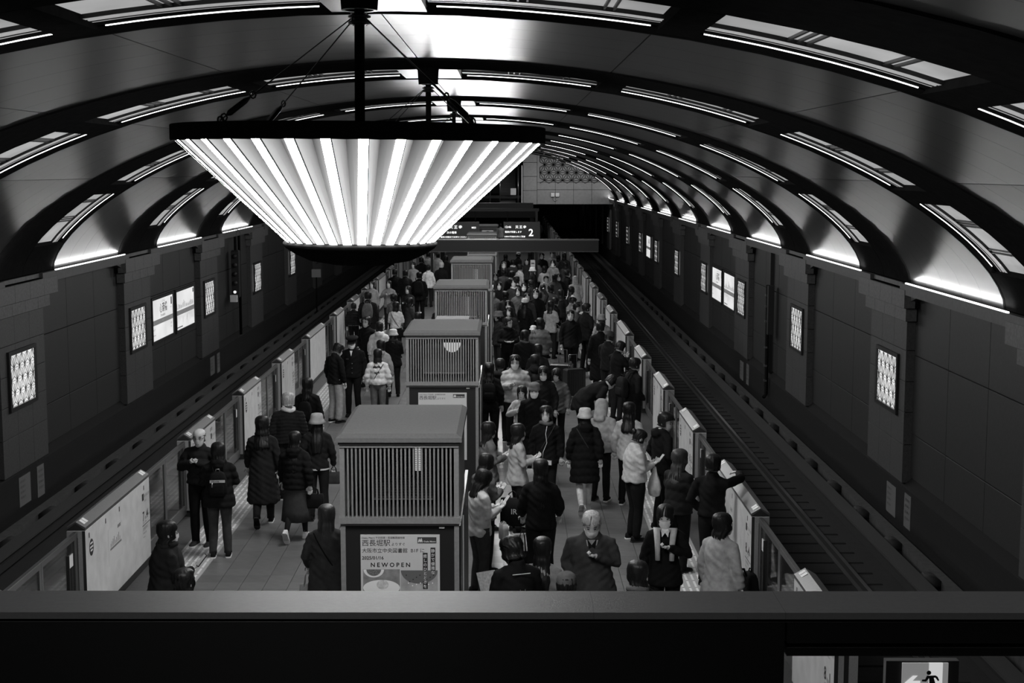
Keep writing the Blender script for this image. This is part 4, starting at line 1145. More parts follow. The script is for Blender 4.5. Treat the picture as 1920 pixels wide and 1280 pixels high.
    for s_ in (-1, 1):
        hip, kn, an, ft = legj[s_]
        body.tube([hip, kn, an - V((0, 0, .02))], [.075, .05, .034], 8)
        S, E, W, Hd, a = L[s_]
        body.tube([S, E, W], [.045, .036, .026], 8)
        if lod < 2 and a != 'pocket':
            # palm, four unequal fingers and a thumb
            up = V((0, 0, 1)); sd = Hd.cross(V((0, 1, 0)) if abs(Hd.z) > .6 else up).normalized() * (1 if True else -1); nrm = Hd.cross(sd).normalized()
            curl = -1 if nrm.y > 0 or nrm.z > 0 else 1
            pm = W + Hd * .075
            body.tube([W - Hd * .015, W + Hd * .03, pm], [(.02, .016), (.036, .015), (.038, .014)], 8)
            if lod == 0:
                for q, ln in enumerate((.066, .074, .069, .054)):
                    b0 = pm + sd * (-.027 + q * .018) - Hd * .01
                    b1 = b0 + Hd * ln * .55 + nrm * curl * .008; b2 = b1 + (Hd * .6 + nrm * curl * .8).normalized() * ln * .5
                    if a == 'clasp': b1 = b0 + Hd * ln * .3 + nrm * curl * .016; b2 = b1 - Hd * .02 + nrm * curl * .022
                    body.tube([b0, b1, b2], [.0105, .0095, .007], 5)
                b0 = W + Hd * .025 - sd * .03; b1 = b0 + (Hd * .6 - sd * .7).normalized() * .035; body.tube([b0, b1, b1 + (Hd * .9 + nrm * curl * .5).normalized() * .03], [.011, .01, .007], 5)
            else: body.tube([pm - Hd * .01, pm + Hd * .04, pm + Hd * .07 + nrm * curl * .02], [(.036, .012), (.034, .01), (.02, .008)], 6)
    fin(body).build('body', skin_m, t)
    # --- face details
    face_seen = abs(((face + turn + 180) % 360) - 180) > 55 and lod < 2
    if face_seen:
        ey = MB()
        for s_ in (-1, 1):
            patch(ey, s_ * .25, s_ * .56, .0, .012, .0015, 3, 1)
            patch(ey, s_ * .2, s_ * .62, .028, .037, .003, 3, 1)
        hfin(ey); fin(ey).build('eyes_and_brows', eye_m, t)
        if not mask:
            mo = MB(); patch(mo, -.26, .26, -.072, -.062, .003, 4, 1); hfin(mo); fin(mo).build('mouth', lip_m, t)
    if mask:
        mk = MB(); patch(mk, -1.05, 1.05, -.104, -.012, .009, 10, 5)
        mk.v = [(p[0], p[1] + (.012 if abs(p[0]) < .03 and p[2] > -.06 else 0), p[2]) for p in mk.v]
        if lod < 2:
            for s_ in (-1, 1): mk.tube([hsurf(s_ * 1.05, -.03, .008), hsurf(s_ * 1.5, -.01, .008)], .0025, 4)
        hfin(mk); fin(mk).build('face_mask', mask_m, t)
    if glasses:
        gl = MB()
        for s_ in (-1, 1):
            c0 = V(hsurf(s_ * .4, .006, .012)); gl.tube([c0 + V((.024 * cos(a), -abs(.006 * cos(a)), .019 * sin(a))) for a in [2 * pi * i / 12 for i in range(13)]], .0024, 4)
            gl.tube([hsurf(s_ * .75, .01, .012), hsurf(s_ * 1.5, .01, .006)], .0024, 4)
        gl.tube([hsurf(-.1, .008, .02), hsurf(.1, .008, .02)], .002, 4)
        hfin(gl); fin(gl).build('glasses', eye_m, t)
    # --- hair and hat
    hm_ = hairm or hair_m
    hh = hair(hairs, rnd, lod)
    if hat:
        hh.v = [(p[0] * (.9 if p[2] > .03 else 1), p[1] * (.93 if p[2] > .03 else 1), min(p[2], .1)) for p in hh.v]
    hfin(hh); fin(hh).build('hair', hm_, t)
    if hat:
        kind, tone = hat; hb = MB()
        cyh = -.006
        def oval(r, z, e=1.18, dy=0): return [(r * cos(2 * pi * k / 24), cyh + dy + r * e * sin(2 * pi * k / 24), z) for k in range(24)]
        if kind == 'bucket':
            hb.rings([oval(.112, -.005), oval(.126, .0), oval(.108, .03), oval(.095, .06), oval(.09, .105), oval(.078, .13), oval(.045, .138), oval(.01, .139)], 0, True, False)
            hb.rings([oval(.124, -.003), oval(.104, .03), oval(.09, .05)], 0, True, False, False)
        elif kind == 'beanie':
            hb.rings([oval(.09, .02), oval(.096, .025), oval(.097, .055), oval(.092, .058), oval(.093, .09), oval(.08, .125), oval(.045, .143), oval(.01, .147)], 0, True, False)
        elif kind == 'cap':
            hb.rings([oval(.086, .03), oval(.088, .07), oval(.078, .105), oval(.05, .125), oval(.01, .13)], 0, True, False)
            n = 10; hb.rings([[(.078 * sin(a), .06 + .05 * cos(a), .038) for a in [-1.4 + 2.8 * i / n for i in range(n + 1)]], [(.085 * sin(a), .09 + .085 * cos(a), .022) for a in [-1.4 + 2.8 * i / n for i in range(n + 1)]]], 0, True, False, False, closed=False)
        elif kind == 'staff':
            hb.rings([oval(.086, .03), oval(.087, .065), oval(.118, .09), oval(.116, .105), oval(.08, .118), oval(.01, .12)], 0, True, False)
            n = 10; hb.rings([[(.08 * sin(a), .05 + .05 * cos(a), .04) for a in [-1.3 + 2.6 * i / n for i in range(n + 1)]], [(.08 * sin(a), .075 + .075 * cos(a), .018) for a in [-1.3 + 2.6 * i / n for i in range(n + 1)]]], 0, True, False, False, closed=False)
        elif kind == 'hoodup':
            rr = []
            for z, r in ((-.14, .105), (-.09, .1), (-.03, .1), (.04, .104), (.09, .092), (.125, .06), (.138, .01)):
                o = .7 if z < .07 else 0.05
                rr.append([(-r * sin(o + (2 * pi - 2 * o) * k / 19), cyh - .012 + r * 1.2 * cos(o + (2 * pi - 2 * o) * k / 19), z) for k in range(20)])
            hb.rings(rr, 0, True, False, False, closed=False)
        hfin(hb); fin(hb).build({'hoodup': 'raised_hood', 'staff': 'peaked_cap'}.get(kind, kind + '_hat' if kind != 'cap' else 'cap'), cloth(tone), t)
    # --- legs
    zl = {'short': .84, 'mid': .78, 'long': .52, 'xlong': .38, 'waist': .92}[clen]
    lt_ = MB(); ls = legs
    if skirt is not None:
        zs_ = skirt; rr = []
        for i in range(5):
            z = .98 + (zs_ - .98) * i / 4; rx = .15 + .055 * i / 4; rr.append([((rx + .008 * (k % 2) * i / 2) * cos(2 * pi * k / 24) * g, (rx * .85 + .008 * (k % 2) * i / 2) * sin(2 * pi * k / 24) + (.02 if stance != 'stand' else 0) * i / 4, z) for k in range(24)])
        sk = MB(); sk.rings(rr, 0, True, True, True); fin(sk).build('skirt', cloth(legs), t); lt_m = cloth(legtone if legtone is not None else DK)
        wk = .045
    else: lt_m = cloth(legs); wk = .068 if legtone is None else legtone
    for s_ in (-1, 1):
        hip, kn, an, ft = legj[s_]
        A = an + V((0, 0, .0))
        mid = kn.lerp(A, .5)
        if skirt is None: lt_.tube([hip + V((0, 0, .05)), hip - V((0, -.005, .1)), kn + V((0, 0, .08)), kn - V((0, 0, .03)), mid, A + V((0, 0, .03)), A - V((0, .0, .02))], [.088 * g, .09 * g, wk * 1.12, wk, wk * 1.0, wk * .82, wk * .86], 12)
        else: lt_.tube([hip, kn, mid, A - V((0, 0, .01))], [.07, .05, .052, .036], 10)
    if skirt is None:
        lt_.rings([[(rx * g * cos(2 * pi * k / 16), ry * sin(2 * pi * k / 16), z) for k in range(16)] for z, rx, ry in ((.8, .1, .075), (.86, .148, .1), (.95, .152, .105), (1.03, .13, .09))], 0, True)
    fin(lt_).build('trousers' if skirt is None else 'stockings', lt_m, t)
    for s_ in (-1, 1):
        hip, kn, an, ft = legj[s_]
        sm = MB()
        rr = []
        for y, wx, zt_, zb in ((-.085, .02, .06, .0), (-.07, .036, .085, 0), (-.02, .039, .1, 0), (.04, .04, .078, 0), (.1, .046, .055, 0), (.155, .04, .045, .002), (.185, .018, .03, .008)):
            rr.append([(wx * x_, y, (zt_ if tp else zb)) for x_, tp in ((-.75, 1), (0, 1.15), (.75, 1))] + [(wx, y, zb + (zt_ - zb) * .3), (wx * .95, y, zb), (-wx * .95, y, zb), (-wx, y, zb + (zt_ - zb) * .3)])
        sm.rings(rr, 0, True)
        so = MB(); so.rings([[(wx * x_, y, z) for x_, z in ((-1, .0), (1, .0), (1, .02), (-1, .02))] for y, wx in ((-.09, .026), (-.06, .042), (0, .044), (.1, .05), (.16, .044), (.195, .018))], 0, False)
        rot = M4.Rotation(ft[0], 3, 'X')
        base = an - rot @ V((0, -.03, .085))
        for q in (sm, so): q.v = [tuple(base + rot @ V((p[0] * 1.0 , p[1] - .03, p[2]))) for p in q.v]
        sh_ = sm.build('shoe', cloth(shoes), t)
        if lod == 0: so.build('sole', sticker if (rnd.random() < .5 or shoes > .2) else black, sh_)
    # --- coat (lofted, then fused with its sleeves)
    ct = MB(); fl = {'long': .05, 'xlong': .06, 'mid': .03}.get(clen, .0) + (.02 if puffer else 0)
    pf = .018 if puffer else 0
    prof = [(zl, .175 + fl, .14 + fl), (zl + .06, .175 + fl, .14 + fl), (.98 if zl < .9 else 1.0, .165 + fl * .4 + pf, .13 + fl * .3 + pf), (1.1, .155 + pf, .125 + pf), (1.25, .165 + pf, .13 + pf), (1.34, .155 + pf * .5, .115 + pf * .5),
            (1.4, .12, .092), (1.45, .075, .078), (1.48, .068, .074)]
    if fem: prof = [(z, rx * .95, ry * .97) for z, rx, ry in prof]
    rr = []
    for z, rx, ry in prof:
        rr.append([(rx * g * cos(2 * pi * k / 20), -.008 + ry * (1 + (g - 1) * 1.2) * sin(2 * pi * k / 20), z) for k in range(20)])
    ct.rings(rr, 0, True)
    sr = .012 if puffer else 0
    for s_ in (-1, 1):
        S, E, W, Hd, a = L[s_]
        base = V((s_ * .09, -.008, 1.375)); wr = W if a != 'pocket' else W
        ct.tube([base, S, S.lerp(E, .5), E, E.lerp(W, .5), wr - (W - E).normalized() * .01], [.075, .069 + sr, .067 + sr, .062 + sr, .057 + sr, .045 + sr * .5], 10)
        blob(ct, S, (.062 + sr, .064 + sr, .06 + sr), 10, 6)
    if hood:
        blob(ct, (0, -.115, 1.42), (.11, .06, .075), 12, 7); blob(ct, (-.07, -.03, 1.45), (.05, .07, .045), 8, 5); blob(ct, (.07, -.03, 1.45), (.05, .07, .045), 8, 5)
    elif scarf is None:
        ct.rings([[((.066 + q) * cos(2 * pi * k / 16), -.01 + (.07 + q) * sin(2 * pi * k / 16), z) for k in range(16)] for z, q in ((1.43, .02), (1.47, .01), (1.5, .004))], 0, True)
    co = fin(ct).build('coat' if clen != 'waist' else 'jacket', cloth(coat), t)
    COATS.append((co, lod, puffer, rnd.random() * 6, zl))
    if scarf is not None:
        sc_ = MB()
        sc_.tube([(.085 * cos(a), .0 + .088 * sin(a), 1.455 + .012 * sin(2 * a)) for a in [2 * pi * i / 16 for i in range(17)]], [.034 + .004 * (i % 2) for i in range(17)], 8)
        fin(sc_).build('scarf', cloth(scarf), t)
    if trim is not None:
        tr_ = MB(); tr_.rings([[(rx * g * cos(2 * pi * k / 20), -.008 + ry * sin(2 * pi * k / 20), z) for k in range(20)] for z, rx, ry in ((zl - .004, .178 + fl, .143 + fl), (zl + .022, .181 + fl, .146 + fl))], 0, True, False, False)
        fin(tr_).build('hem_band', cloth(trim), t)
    t['_k'] = 0; del t['_k']
    return t, L, K
COATS = []
def finish_coats():
    for co, lod, puf, ph, zl in COATS:
        m = co.modifiers.new('r', 'REMESH'); m.mode = 'VOXEL'; m.voxel_size = (.015, .021, .03)[lod]; m.use_smooth_shade = True
        s_ = co.modifiers.new('s', 'SMOOTH'); s_.iterations = 4 if lod < 2 else 3; s_.factor = .5
    dg = bpy.context.evaluated_depsgraph_get()
    for co, lod, puf, ph, zl in COATS:
        me = bpy.data.meshes.new_from_object(co.evaluated_get(dg)); me.name = co.name
        n = len(me.vertices); a = np.empty(n * 3, np.float32); me.vertices.foreach_get('co', a); a = a.reshape(-1, 3)
        nv = np.empty(n * 3, np.float32); me.vertices.foreach_get('normal', nv); nv = nv.reshape(-1, 3)
        x, y, z = a[:, 0], a[:, 1], a[:, 2]
        if puf: d = .013 * (np.abs(np.sin(pi * (z + .15 * np.abs(x)) / puf + ph)) - .6) + .003 * np.sin(x * 60 + ph) * np.sin(z * 50)
        else:
            low = np.clip((1.2 - z) * 2, 0.25, 1)
            d = .007 * low * np.sin(np.arctan2(y, x) * 7 + z * 3 + ph) + .005 * np.sin(x * 28 + z * 22 + ph) * np.sin(y * 24 - z * 31) + .003 * np.sin(z * 70 + x * 50 + ph * 2)
        a = a + nv * d[:, None]
        me.vertices.foreach_set('co', a.ravel().astype(np.float32)); me.update()
        co.modifiers.clear(); co.data = me
        me.polygons.foreach_set('use_smooth', np.ones(len(me.polygons), bool))

# ------------------------------------------------------------------ things carried
def wpt(t, p):
    k = t.scale[0]; a = t.rotation_euler.z
    x, y, z = p[0] * k, p[1] * k, p[2] * k
    return V((t.location.x + x * cos(a) - y * sin(a), t.location.y + x * sin(a) + y * cos(a), z))
def carried(t, name, label, cat, p, extra=0.0, group=None):
    q = wpt(t, p); return thing(name, label, cat, q, t.rotation_euler.z + extra, group)
def backpack(t, tone, label, s_=1.0, letters=None, z=1.0):
    o = carried(t, 'backpack', label, 'backpack', (0, -.2 * 1, z))
    m = MB(); rr = []
    for zz, w_, d in ((0, .1, .05), (.03, .13, .075), (.15, .14, .085), (.28, .13, .075), (.36, .1, .055), (.39, .05, .03)):
        rr.append([(w_ * s_ * max(-1, min(1, 1.3 * cos(a))), -.05 * s_ + d * s_ * max(-1, min(1, 1.25 * sin(a))), zz * s_) for a in [2 * pi * k / 20 for k in range(20)]])
    m.rings(rr, 0, True); m.build('bag_body', cloth(tone), o)
    m = MB(); rr = []
    for zz, w_, d in ((.04, .09, .02), (.07, .1, .03), (.16, .1, .03), (.2, .085, .02)):
        rr.append([(w_ * s_ * max(-1, min(1, 1.3 * cos(a))), -.12 * s_ + d * s_ * max(-1, min(1, 1.3 * sin(a))), zz * s_) for a in [2 * pi * k / 16 for k in range(16)]])
    m.rings(rr, 0, True); m.build('front_pocket', cloth(tone), o)
    for x in (-.07, .07): MB().tube([(x * s_, .03, .36 * s_), (x * s_ * 1.3, .07, .46 * s_), (x * 1.4 * s_, .16, .47 * s_)], .013, 6).build('strap', cloth(tone), o)
    MB().tube([(-.03, -.04, .37 * s_), (-.02, -.05, .43 * s_), (.02, -.05, .43 * s_), (.03, -.04, .37 * s_)], .008, 6).build('handle', steel if letters else cloth(tone), o)
    if letters:
        MB().box(-.1, .1, -.148, -.142, .2, .235).build('name_strip', cloth(.5), o); text(letters, .032, ink, o, (-.09, -.15, .206), bold=.02)
        MB().tube([(-.07, -.145, .2), (-.07, -.15, .14)], .009, 6).build('key_charm', steel, o)
    return o
def tote(t, p, tone, label, w_=.34, h_=.36, d=.1, letters=None, strap=.22, name='tote_bag', extra=0):
    o = carried(t, name, label, 'bag', p, extra)
    m = MB(); rr = []
    for zz, q in ((0, .9), (.02, 1), (h_ * .6, 1.0), (h_, .96)):
        rr.append([((w_ / 2) * q * sgp(cos(a)), (d / 2) * q * sgp(sin(a)) * (.8 if zz == h_ else 1) + .004 * sin(k), -strap - h_ + zz) for k, a in enumerate([2 * pi * k / 20 for k in range(20)])])
    m.rings(rr, 0, True); m.build('bag_body', cloth(tone), o)
    for y in (-d * .3, d * .3): MB().tube([(-w_ * .22, y, -strap - .02), (-w_ * .16, y * .6, -strap * .4), (0, 0, 0.0), (w_ * .16, y * .6, -strap * .4), (w_ * .22, y, -strap - .02)], .007, 6).build('handle', cloth(tone), o)
    if letters: text(letters[0], letters[1], cloth(letters[2]), o, (letters[3], -d / 2 - .006, -strap - h_ * .55), bold=.01); text(letters[0], letters[1], cloth(letters[2]), o, (-letters[3], d / 2 + .006, -strap - h_ * .55), ex=(-1, 0, 0), bold=.01)
    return o
def sgp(x): return (abs(x) ** .5) * (1 if x > 0 else -1)
def phone(t, p, label, extra=0, tilt=-.7):
    o = carried(t, 'smartphone', label, 'phone', p, extra)
    o.rotation_euler.x = tilt
    MB().box(-.037, .037, -.005, .005, 0, .15, bev=.003).build('phone_body', black, o)
    MB().box(-.033, .033, -.0065, -.0045, .008, .142).build('screen', glow('phone_screen', .12), o)
    return o
def sheet(t, p, label, w_=.2, h_=.28, extra=0, tilt=-.6, tone=.6, name='paper_sheet'):
    o = carried(t, name, label, 'paper', p, extra); o.rotation_euler.x = tilt
    MB().box(-w_ / 2, w_ / 2, -.003, .003, 0, h_).build('sheet', mat('paper_print_%d' % int(tone * 100), tone, .5, 0, .35, 40), o)
    return o
def strap(t, label, tone=DK, side=1, zlow=.92):
    pts = []
    for i in range(17):
        a = pi * 2 * i / 16; x = side * -.16 * cos(a); y = -.155 * sin(a) * 1.0 - .008; z = (1.42 + zlow) / 2 + (1.42 - zlow) / 2 * cos(a) 
        pts.append((x * .95, y, z))
    o = MB().tube(pts, .008, 5).build('shoulder_strap', cloth(tone), t); o.name = 'shoulder_strap'
    return o
def suitcase(x, y, rz, label, tone=DK, h=.68, w_=.46, d=.28):
    o = thing('suitcase', label, 'suitcase', (x, y, 0), R_(rz))
    m = MB().box(-w_ / 2, w_ / 2, -d / 2, d / 2, .06, h, bev=.03); m.build('shell', mat('suitcase_shell', tone, .35), o)
    rb = MB()
    for i in range(7): rb.box(-w_ / 2 + .05 + i * .055, -w_ / 2 + .07 + i * .055, -d / 2 - .006, d / 2 + .006, .1, h - .04)
    rb.build('ribs', mat('suitcase_shell', tone, .35), o)
    for sx in (-1, 1):
        for sy in (-1, 1): MB().tube([(sx * (w_ / 2 - .05), sy * (d / 2 - .04) - .015, .03), (sx * (w_ / 2 - .05), sy * (d / 2 - .04) + .015, .03)], .03, 10).build('wheel', black, o)
    MB().tube([(-.1, d / 2 - .05, h), (-.1, d / 2 - .05, h + .32), (.1, d / 2 - .05, h + .32), (.1, d / 2 - .05, h)], .009, 6).build('pull_handle', steel, o)
    return o
# ------------------------------------------------------------------ the crowd: left side, near to far
p, L, K = person(312, 982, 1.6, -62, DK, 'mid', 'long', 'f', DK, ('down', 'phone'), mask=True, glasses=True, girth=1.35, scarf=DK, label='woman with long black hair, glasses and mask in dark cape, lower left beside the gate')
phone(p, (.12, .3, 1.2), 'phone held by the long-haired woman at the lower left')
person(343, 1074, 1.56, -20, BLK, 'mid', 'curly', 'f', DK, 'down', label='head with curly black hair just above the parapet, lower left')
person(374, 806, 1.66, 168, DK, 'waist', 'bald', 'm', BLK, 'clasp', hairm=mat('grey_black_hair', .1, .5, 0, .4, 60), glasses=True, puffer=.1, shoes=MD, turn=8, nod=5, label='elderly man with glasses in dark puffer jacket, hands clasped, facing the parapet')
p, L, K = person(409, 834, 1.56, 8, BLK, 'mid', 'bob', 'f', MD, 'cross', puffer=.11, hood=True, shoes=BLK, girth=1.05, turn=15, label='woman in long black puffer with small backpack, back turned, facing the elderly man')
backpack(p, BLK, 'small black backpack with a letter strip on the puffer-coat woman', .85, 'AIIOVEE', .98)
p, L, K = person(491, 785, 1.62, 5, DK, 'xlong', 'wavy', 'f', DK, 'swing', stance='walk', scarf=BLK, girth=1.08, shoes=BLK, label='woman with wavy hair in knee-length charcoal coat walking away on the left')
p, L, K = person(540, 740, 1.7, 2, DK, 'waist', 'short', 'm', DK, 'down', hairm=hair_g, puffer=.055, scarf=WH, girth=1.05, label='grey-haired man in quilted jacket with white collar, seen from behind')
p, L, K = person(576, 712, 1.62, -5, BLK, 'mid', 'mid', 'f', BLK, 'down', girth=1.05, label='woman with black bob and dark coat, just right of the grey-haired man')
backpack(p, BLK, 'black rucksack on the bobbed woman beside the grey-haired man', .8)
p, L, K = person(552, 813, 1.56, -6, BLK, 'short', 'long', 'f', MD, 'swing', stance='walk', puffer=.1, hood=True, skirt=.32, shoes=WH, label='woman in black short puffer and long grey skirt with white sneaker lifted, walking')
tote(p, (.3, .0, .86), BLK, 'striped black handbag carried by the grey-skirted walking woman', .26, .2, .1, strap=.1, name='handbag')
p, L, K = person(594, 780, 1.6, 3, DK, 'short', 'long', 'f', DK, 'down', hat=('bucket', .33), trim=WH, label='woman in pale bucket hat and dark jacket with white hem, left of the nearest kiosk')
tote(p, (.25, .05, .88), MD, 'handbag held low by the bucket-hat woman near the kiosk', .2, .18, .08, strap=.1, name='handbag')
p, L, K = person(612, 952, 1.6, 0, MD, 'xlong', 'mid', 'f', DK, 'bag', hairm=hair_b, girth=1.1, label='woman in grey coat with cross-body strap, cut by the nearest kiosk\'s left edge')
strap(p, '', BLK); tote(p, (-.24, .1, .92), .3, 'pale paper bag hanging from the grey-coated woman\'s left arm', .2, .22, .08, strap=.16, name='paper_bag')
p, L, K = person(628, 645, 1.66, -40, BLK, 'short', 'short', 'm', .3, 'down', mask=True, nod=28, turn=-15, legtone=.085, label='man in black jacket and pale cargo trousers with mask, looking down beside the station officer')
p, L, K = person(661, 632, 1.72, 172, BLK, 'short', 'short', 'm', BLK, ('down', 'down'), hat=('staff', BLK), mask=True, nod=12, girth=1.05, label='station officer in peaked cap and dark buttoned uniform with mask')
bt = MB()
for z in (.95, 1.05, 1.15): bt.tube([(-.02, .15, z), (-.02, .16, z)], .012, 8)
bt.box(.05, .11, .15, .155, 1.24, 1.25); bt.build('uniform_button', steel, p)
MB().add([(-.03, .135, 1.42), (.03, .135, 1.42), (.0, .145, 1.3)], [(0, 1, 2)]).build('shirt_front', sticker, p)
o = carried(p, 'radio', 'black handheld radio in the station officer\'s hand', 'radio', (.26, .12, .68)); MB().box(-.025, .025, -.015, .015, 0, .15, bev=.004).build('radio_body', black, o); MB().tube([(.015, 0, .15), (.015, 0, .21)], .005, 6).build('aerial', black, o)
p, L, K = person(708, 657, 1.56, -3, .62, 'waist', 'long', 'f', GR, 'down', puffer=.13, label='woman with long black hair in white puffer jacket, back to the parapet')
strap(p, '', DK, -1)
person(714, 640, 1.58, -8, .3, 'short', 'mid', 'f', DK, 'down', hood=True, label='person with dark hair and pale fleece just behind the white puffer jacket')
person(737, 620, 1.55, 4, BLK, 'mid', 'mid', 'f', DK, 'phone', hat=('bucket', .62), scarf=MD, girth=1.1, label='person in white bucket hat and black fur-collared coat left of the second kiosk')
person(711, 606, 1.6, 2, .6, 'short', 'mid', 'f', MD, 'down', hood=True, puffer=.15, label='person in white puffy jacket standing behind the station officer')
person(699, 597, 1.7, 150, BLK, 'short', 'short', 'm', BLK, 'pocket', glasses=True, label='man in dark suit and tie glimpsed behind the officer\'s shoulder')
p, L, K = person(690, 549, 1.74, 0, DK, 'short', 'short', 'm', DK, ('bag', 'down'), girth=1.1, label='man with arms spread and patterned rucksack, back turned, near the left gates')
backpack(p, GR, 'grey patterned rucksack on the man near the left gates', 1.1)
person(663, 570, 1.38, 0, DK, 'waist', 'short', 'm', BLK, 'down', puffer=.09, trim=GR, label='child in dark padded jacket with grey hem beside the rucksack man')
p, L, K = person(742, 568, 1.56, -12, .6, 'waist', 'bob', 'f', DK, 'phone', label='woman in white striped knit with black shoulder bag, left of the second kiosk')
tote(p, (.2, -.05, 1.02), BLK, 'black shoulder bag worn over the striped knit', .26, .22, .1, strap=.12, name='shoulder_bag'); strap(p, '', BLK)
person(738, 553, 1.6, -20, .16, 'mid', 'curly', 'f', DK, 'phone', label='person in grey coat just behind the striped-knit woman')
person(697, 529, 1.58, 178, .26, 'mid', 'long', 'f', DK, 'down', label='long-haired woman in light grey coat facing the parapet, left one of two by the gates')
person(729, 528, 1.6, 175, .2, 'mid', 'long', 'f', DK, 'clasp', label='long-haired woman in grey coat with white collar facing the parapet, right one of two')
p, L, K = person(786, 512, 1.74, -3, BLK, 'mid', 'short', 'm', BLK, 'down', label='tall man in black with rucksack left of the third kiosk roof')
backpack(p, BLK, 'black rucksack on the tall man left of the third kiosk', 1.15)
LF = [(760, 508, 1.7, 5, DK, 'short', 'm', 'man in black coat and fur hood between the left gates and third kiosk'), (744, 506, 1.72, 0, BLK, 'short', 'm', 'broad man in long black coat close to the left gates'),
      (803, 498, 1.6, -10, .6, 'bun', 'f', 'person with hair bun in white top on the left half, mid distance'), (821, 476, 1.58, -8, .6, 'bun', 'f', 'woman in white sweater with hair bun and clip, under the overhead beam'),
      (803, 474, 1.66, 20, .5, 'short', 'm', 'person with raised arms in pale top under the overhead beam'), (822, 493, 1.7, 0, BLK, 'short', 'm', 'man in black coat with grey hair left of the fourth kiosk'),
      (836, 481, 1.72, 5, DK, 'short', 'm', 'dark figure squeezed against the fourth kiosk\'s left side'), (790, 484, 1.66, 10, BLK, 'short', 'm', 'dark figure behind the white sweater group on the left'),
      (775, 493, 1.64, 170, .25, 'mid', 'f', 'person with pale hair band behind the tall rucksack man'), (768, 560, 1.55, -60, MD, 'bob', 'f', 'small dark-haired person holding up a phone left of the third kiosk'),
      (826, 569, 1.56, 0, DK, 'short', 'm', 'low dark head left of the flat-topped box'), (765, 538, 1.6, 160, DK, 'mid', 'f', 'person in dark coat holding a white sheet, left mid distance'),
      (783, 588, 1.5, 0, BLK, 'bob', 'f', 'short person in black hidden against the second kiosk\'s left side')]
for (u, v, h, f, c, hs, sx, lab) in LF:
    person(u, v, h, f, c, 'mid', hs, sx, DK, 'high' if 'raised' in lab else ('phone' if 'phone' in lab or 'sheet' in lab else 'down'), label=lab, hairm=hair_g if 'grey hair' in lab else None)

# ---------------- right side, near to far
p, L, K = person(899, 884, 1.57, -62, .5, 'short', 'mid', 'f', MD, 'phone', nod=22, girth=1.12, fringe=1, label='girl in pale fleece sweater looking at her phone, right of the nearest kiosk')
strap(p, '', .25); phone(p, (.02, .34, 1.2), 'phone held out by the girl in the pale fleece sweater')
tote(p, (.12, .3, 1.0), .45, 'small pale pouch bag at the fleece girl\'s front', .16, .2, .08, strap=.03, name='pouch')
p, L, K = person(907, 855, 1.55, -50, GR, 'mid', 'mid', 'f', DK, 'phone', nod=15, label='girl with black hair between the fleece girl and the grey-coated girl')
tote(p, (.2, .38, 1.16), BLK, 'large black shopping bag with pale letters beside the fleece girl', .34, .36, .12, letters=('IR', .1, .6, -.02), strap=.1, name='shopping_bag', extra=R_(40))
p, L, K = person(915, 795, 1.58, -70, GR, 'mid', 'mid', 'f', DK, 'phone', label='girl with straight black hair and grey coat against the kiosk')
p, L, K = person(944, 797, 1.58, -75, .34, 'mid', 'mid', 'f', DK, 'phone', label='girl in light jacket holding a horizontal phone, beside the grey-coated girl')
o = phone(p, (.0, .42, 1.1), 'phone in dark frame held sideways by the light-jacket girl'); o.rotation_euler.y = pi / 2
p, L, K = person(1014, 866, 1.66, -2, BLK, 'short', 'long', 'f', BLK, 'bag', girth=1.12, label='woman with very long straight black hair, all in black, seen from behind')
tote(p, (-.24, .1, .8), BLK, 'black bag strap hanging from the all-black woman\'s left hand', .2, .2, .08, strap=.3, name='handbag')
p, L, K = person(968, 1012, 1.72, 20, BLK, 'short', 'curly', 'm', DK, 'phone', nod=25, turn=18, label='man with tousled black hair reading a magazine, bottom centre')
sheet(p, (-.12, .36, 1.02), 'glossy magazine held by the tousled-haired man', .21, .28, R_(10), -.5, .5, name='magazine')
MB().box(-.09, .09, -.145, -.138, 1.39, 1.395).build('reflective_piping', sticker, p)
for x in (-.02, .03): MB().box(x, x + .006, -.16, -.15, 1.22, 1.245).build('zip_pull', steel, p)
person(1004, 1019, 1.6, -10, .2, 'short', 'long', 'f', DK, 'down', label='woman with long dark hair beside the magazine reader, bottom centre')
person(1062, 1080, 1.6, 0, DK, 'mid', 'short', 'm', DK, 'down', hat=('cap', .09), label='person in dark cap just above the parapet, bottom centre')
p, L, K = person(1109, 960, 1.68, 178, MD, 'mid', 'short', 'm', DK, ('clasp', 'pocket'), hairm=hair_g, mask=True, nod=24, girth=1.28, label='elderly man with grey swept hair and white mask, hand on his open dark jacket')
MB().add([(-.07, .135, 1.42), (.06, .135, 1.42), (.005, .17, 1.16)], [(0, 2, 1)]).build('shirt_front', cloth(.3), p)
MB().add([(-.055, .14, 1.44), (0, .155, 1.37), (.05, .14, 1.44), (.03, .16, 1.33), (0, .165, 1.36), (-.035, .16, 1.33)], [(0, 5, 4, 1), (1, 4, 3, 2)]).build('shirt_collar', cloth(BLK), p)
person(1196, 1059, 1.58, 30, BLK, 'mid', 'bob', 'f', DK, 'down', scarf=GR, label='dark bobbed head with pale scarf just above the parapet')
p, L, K = person(1262, 951, 1.6, 172, BLK, 'mid', 'mid', 'f', BLK, ('clasp', 'down'), mask=True, fringe=1, dx=-.08, turn=-4, nod=8, scarf=None, label='schoolgirl with mask and fringe in dark coat with fleecy lining, facing the parapet')
for s_ in (-1, 1):
    MB().tube([(s_ * .035, .1, 1.44), (s_ * .1, .07, 1.45), (s_ * .085, .15, 1.3), (s_ * .08, .165, 1.1)], [.03, .045, .035, .03], 8).build('fleece_lapel', cloth(.5), p)
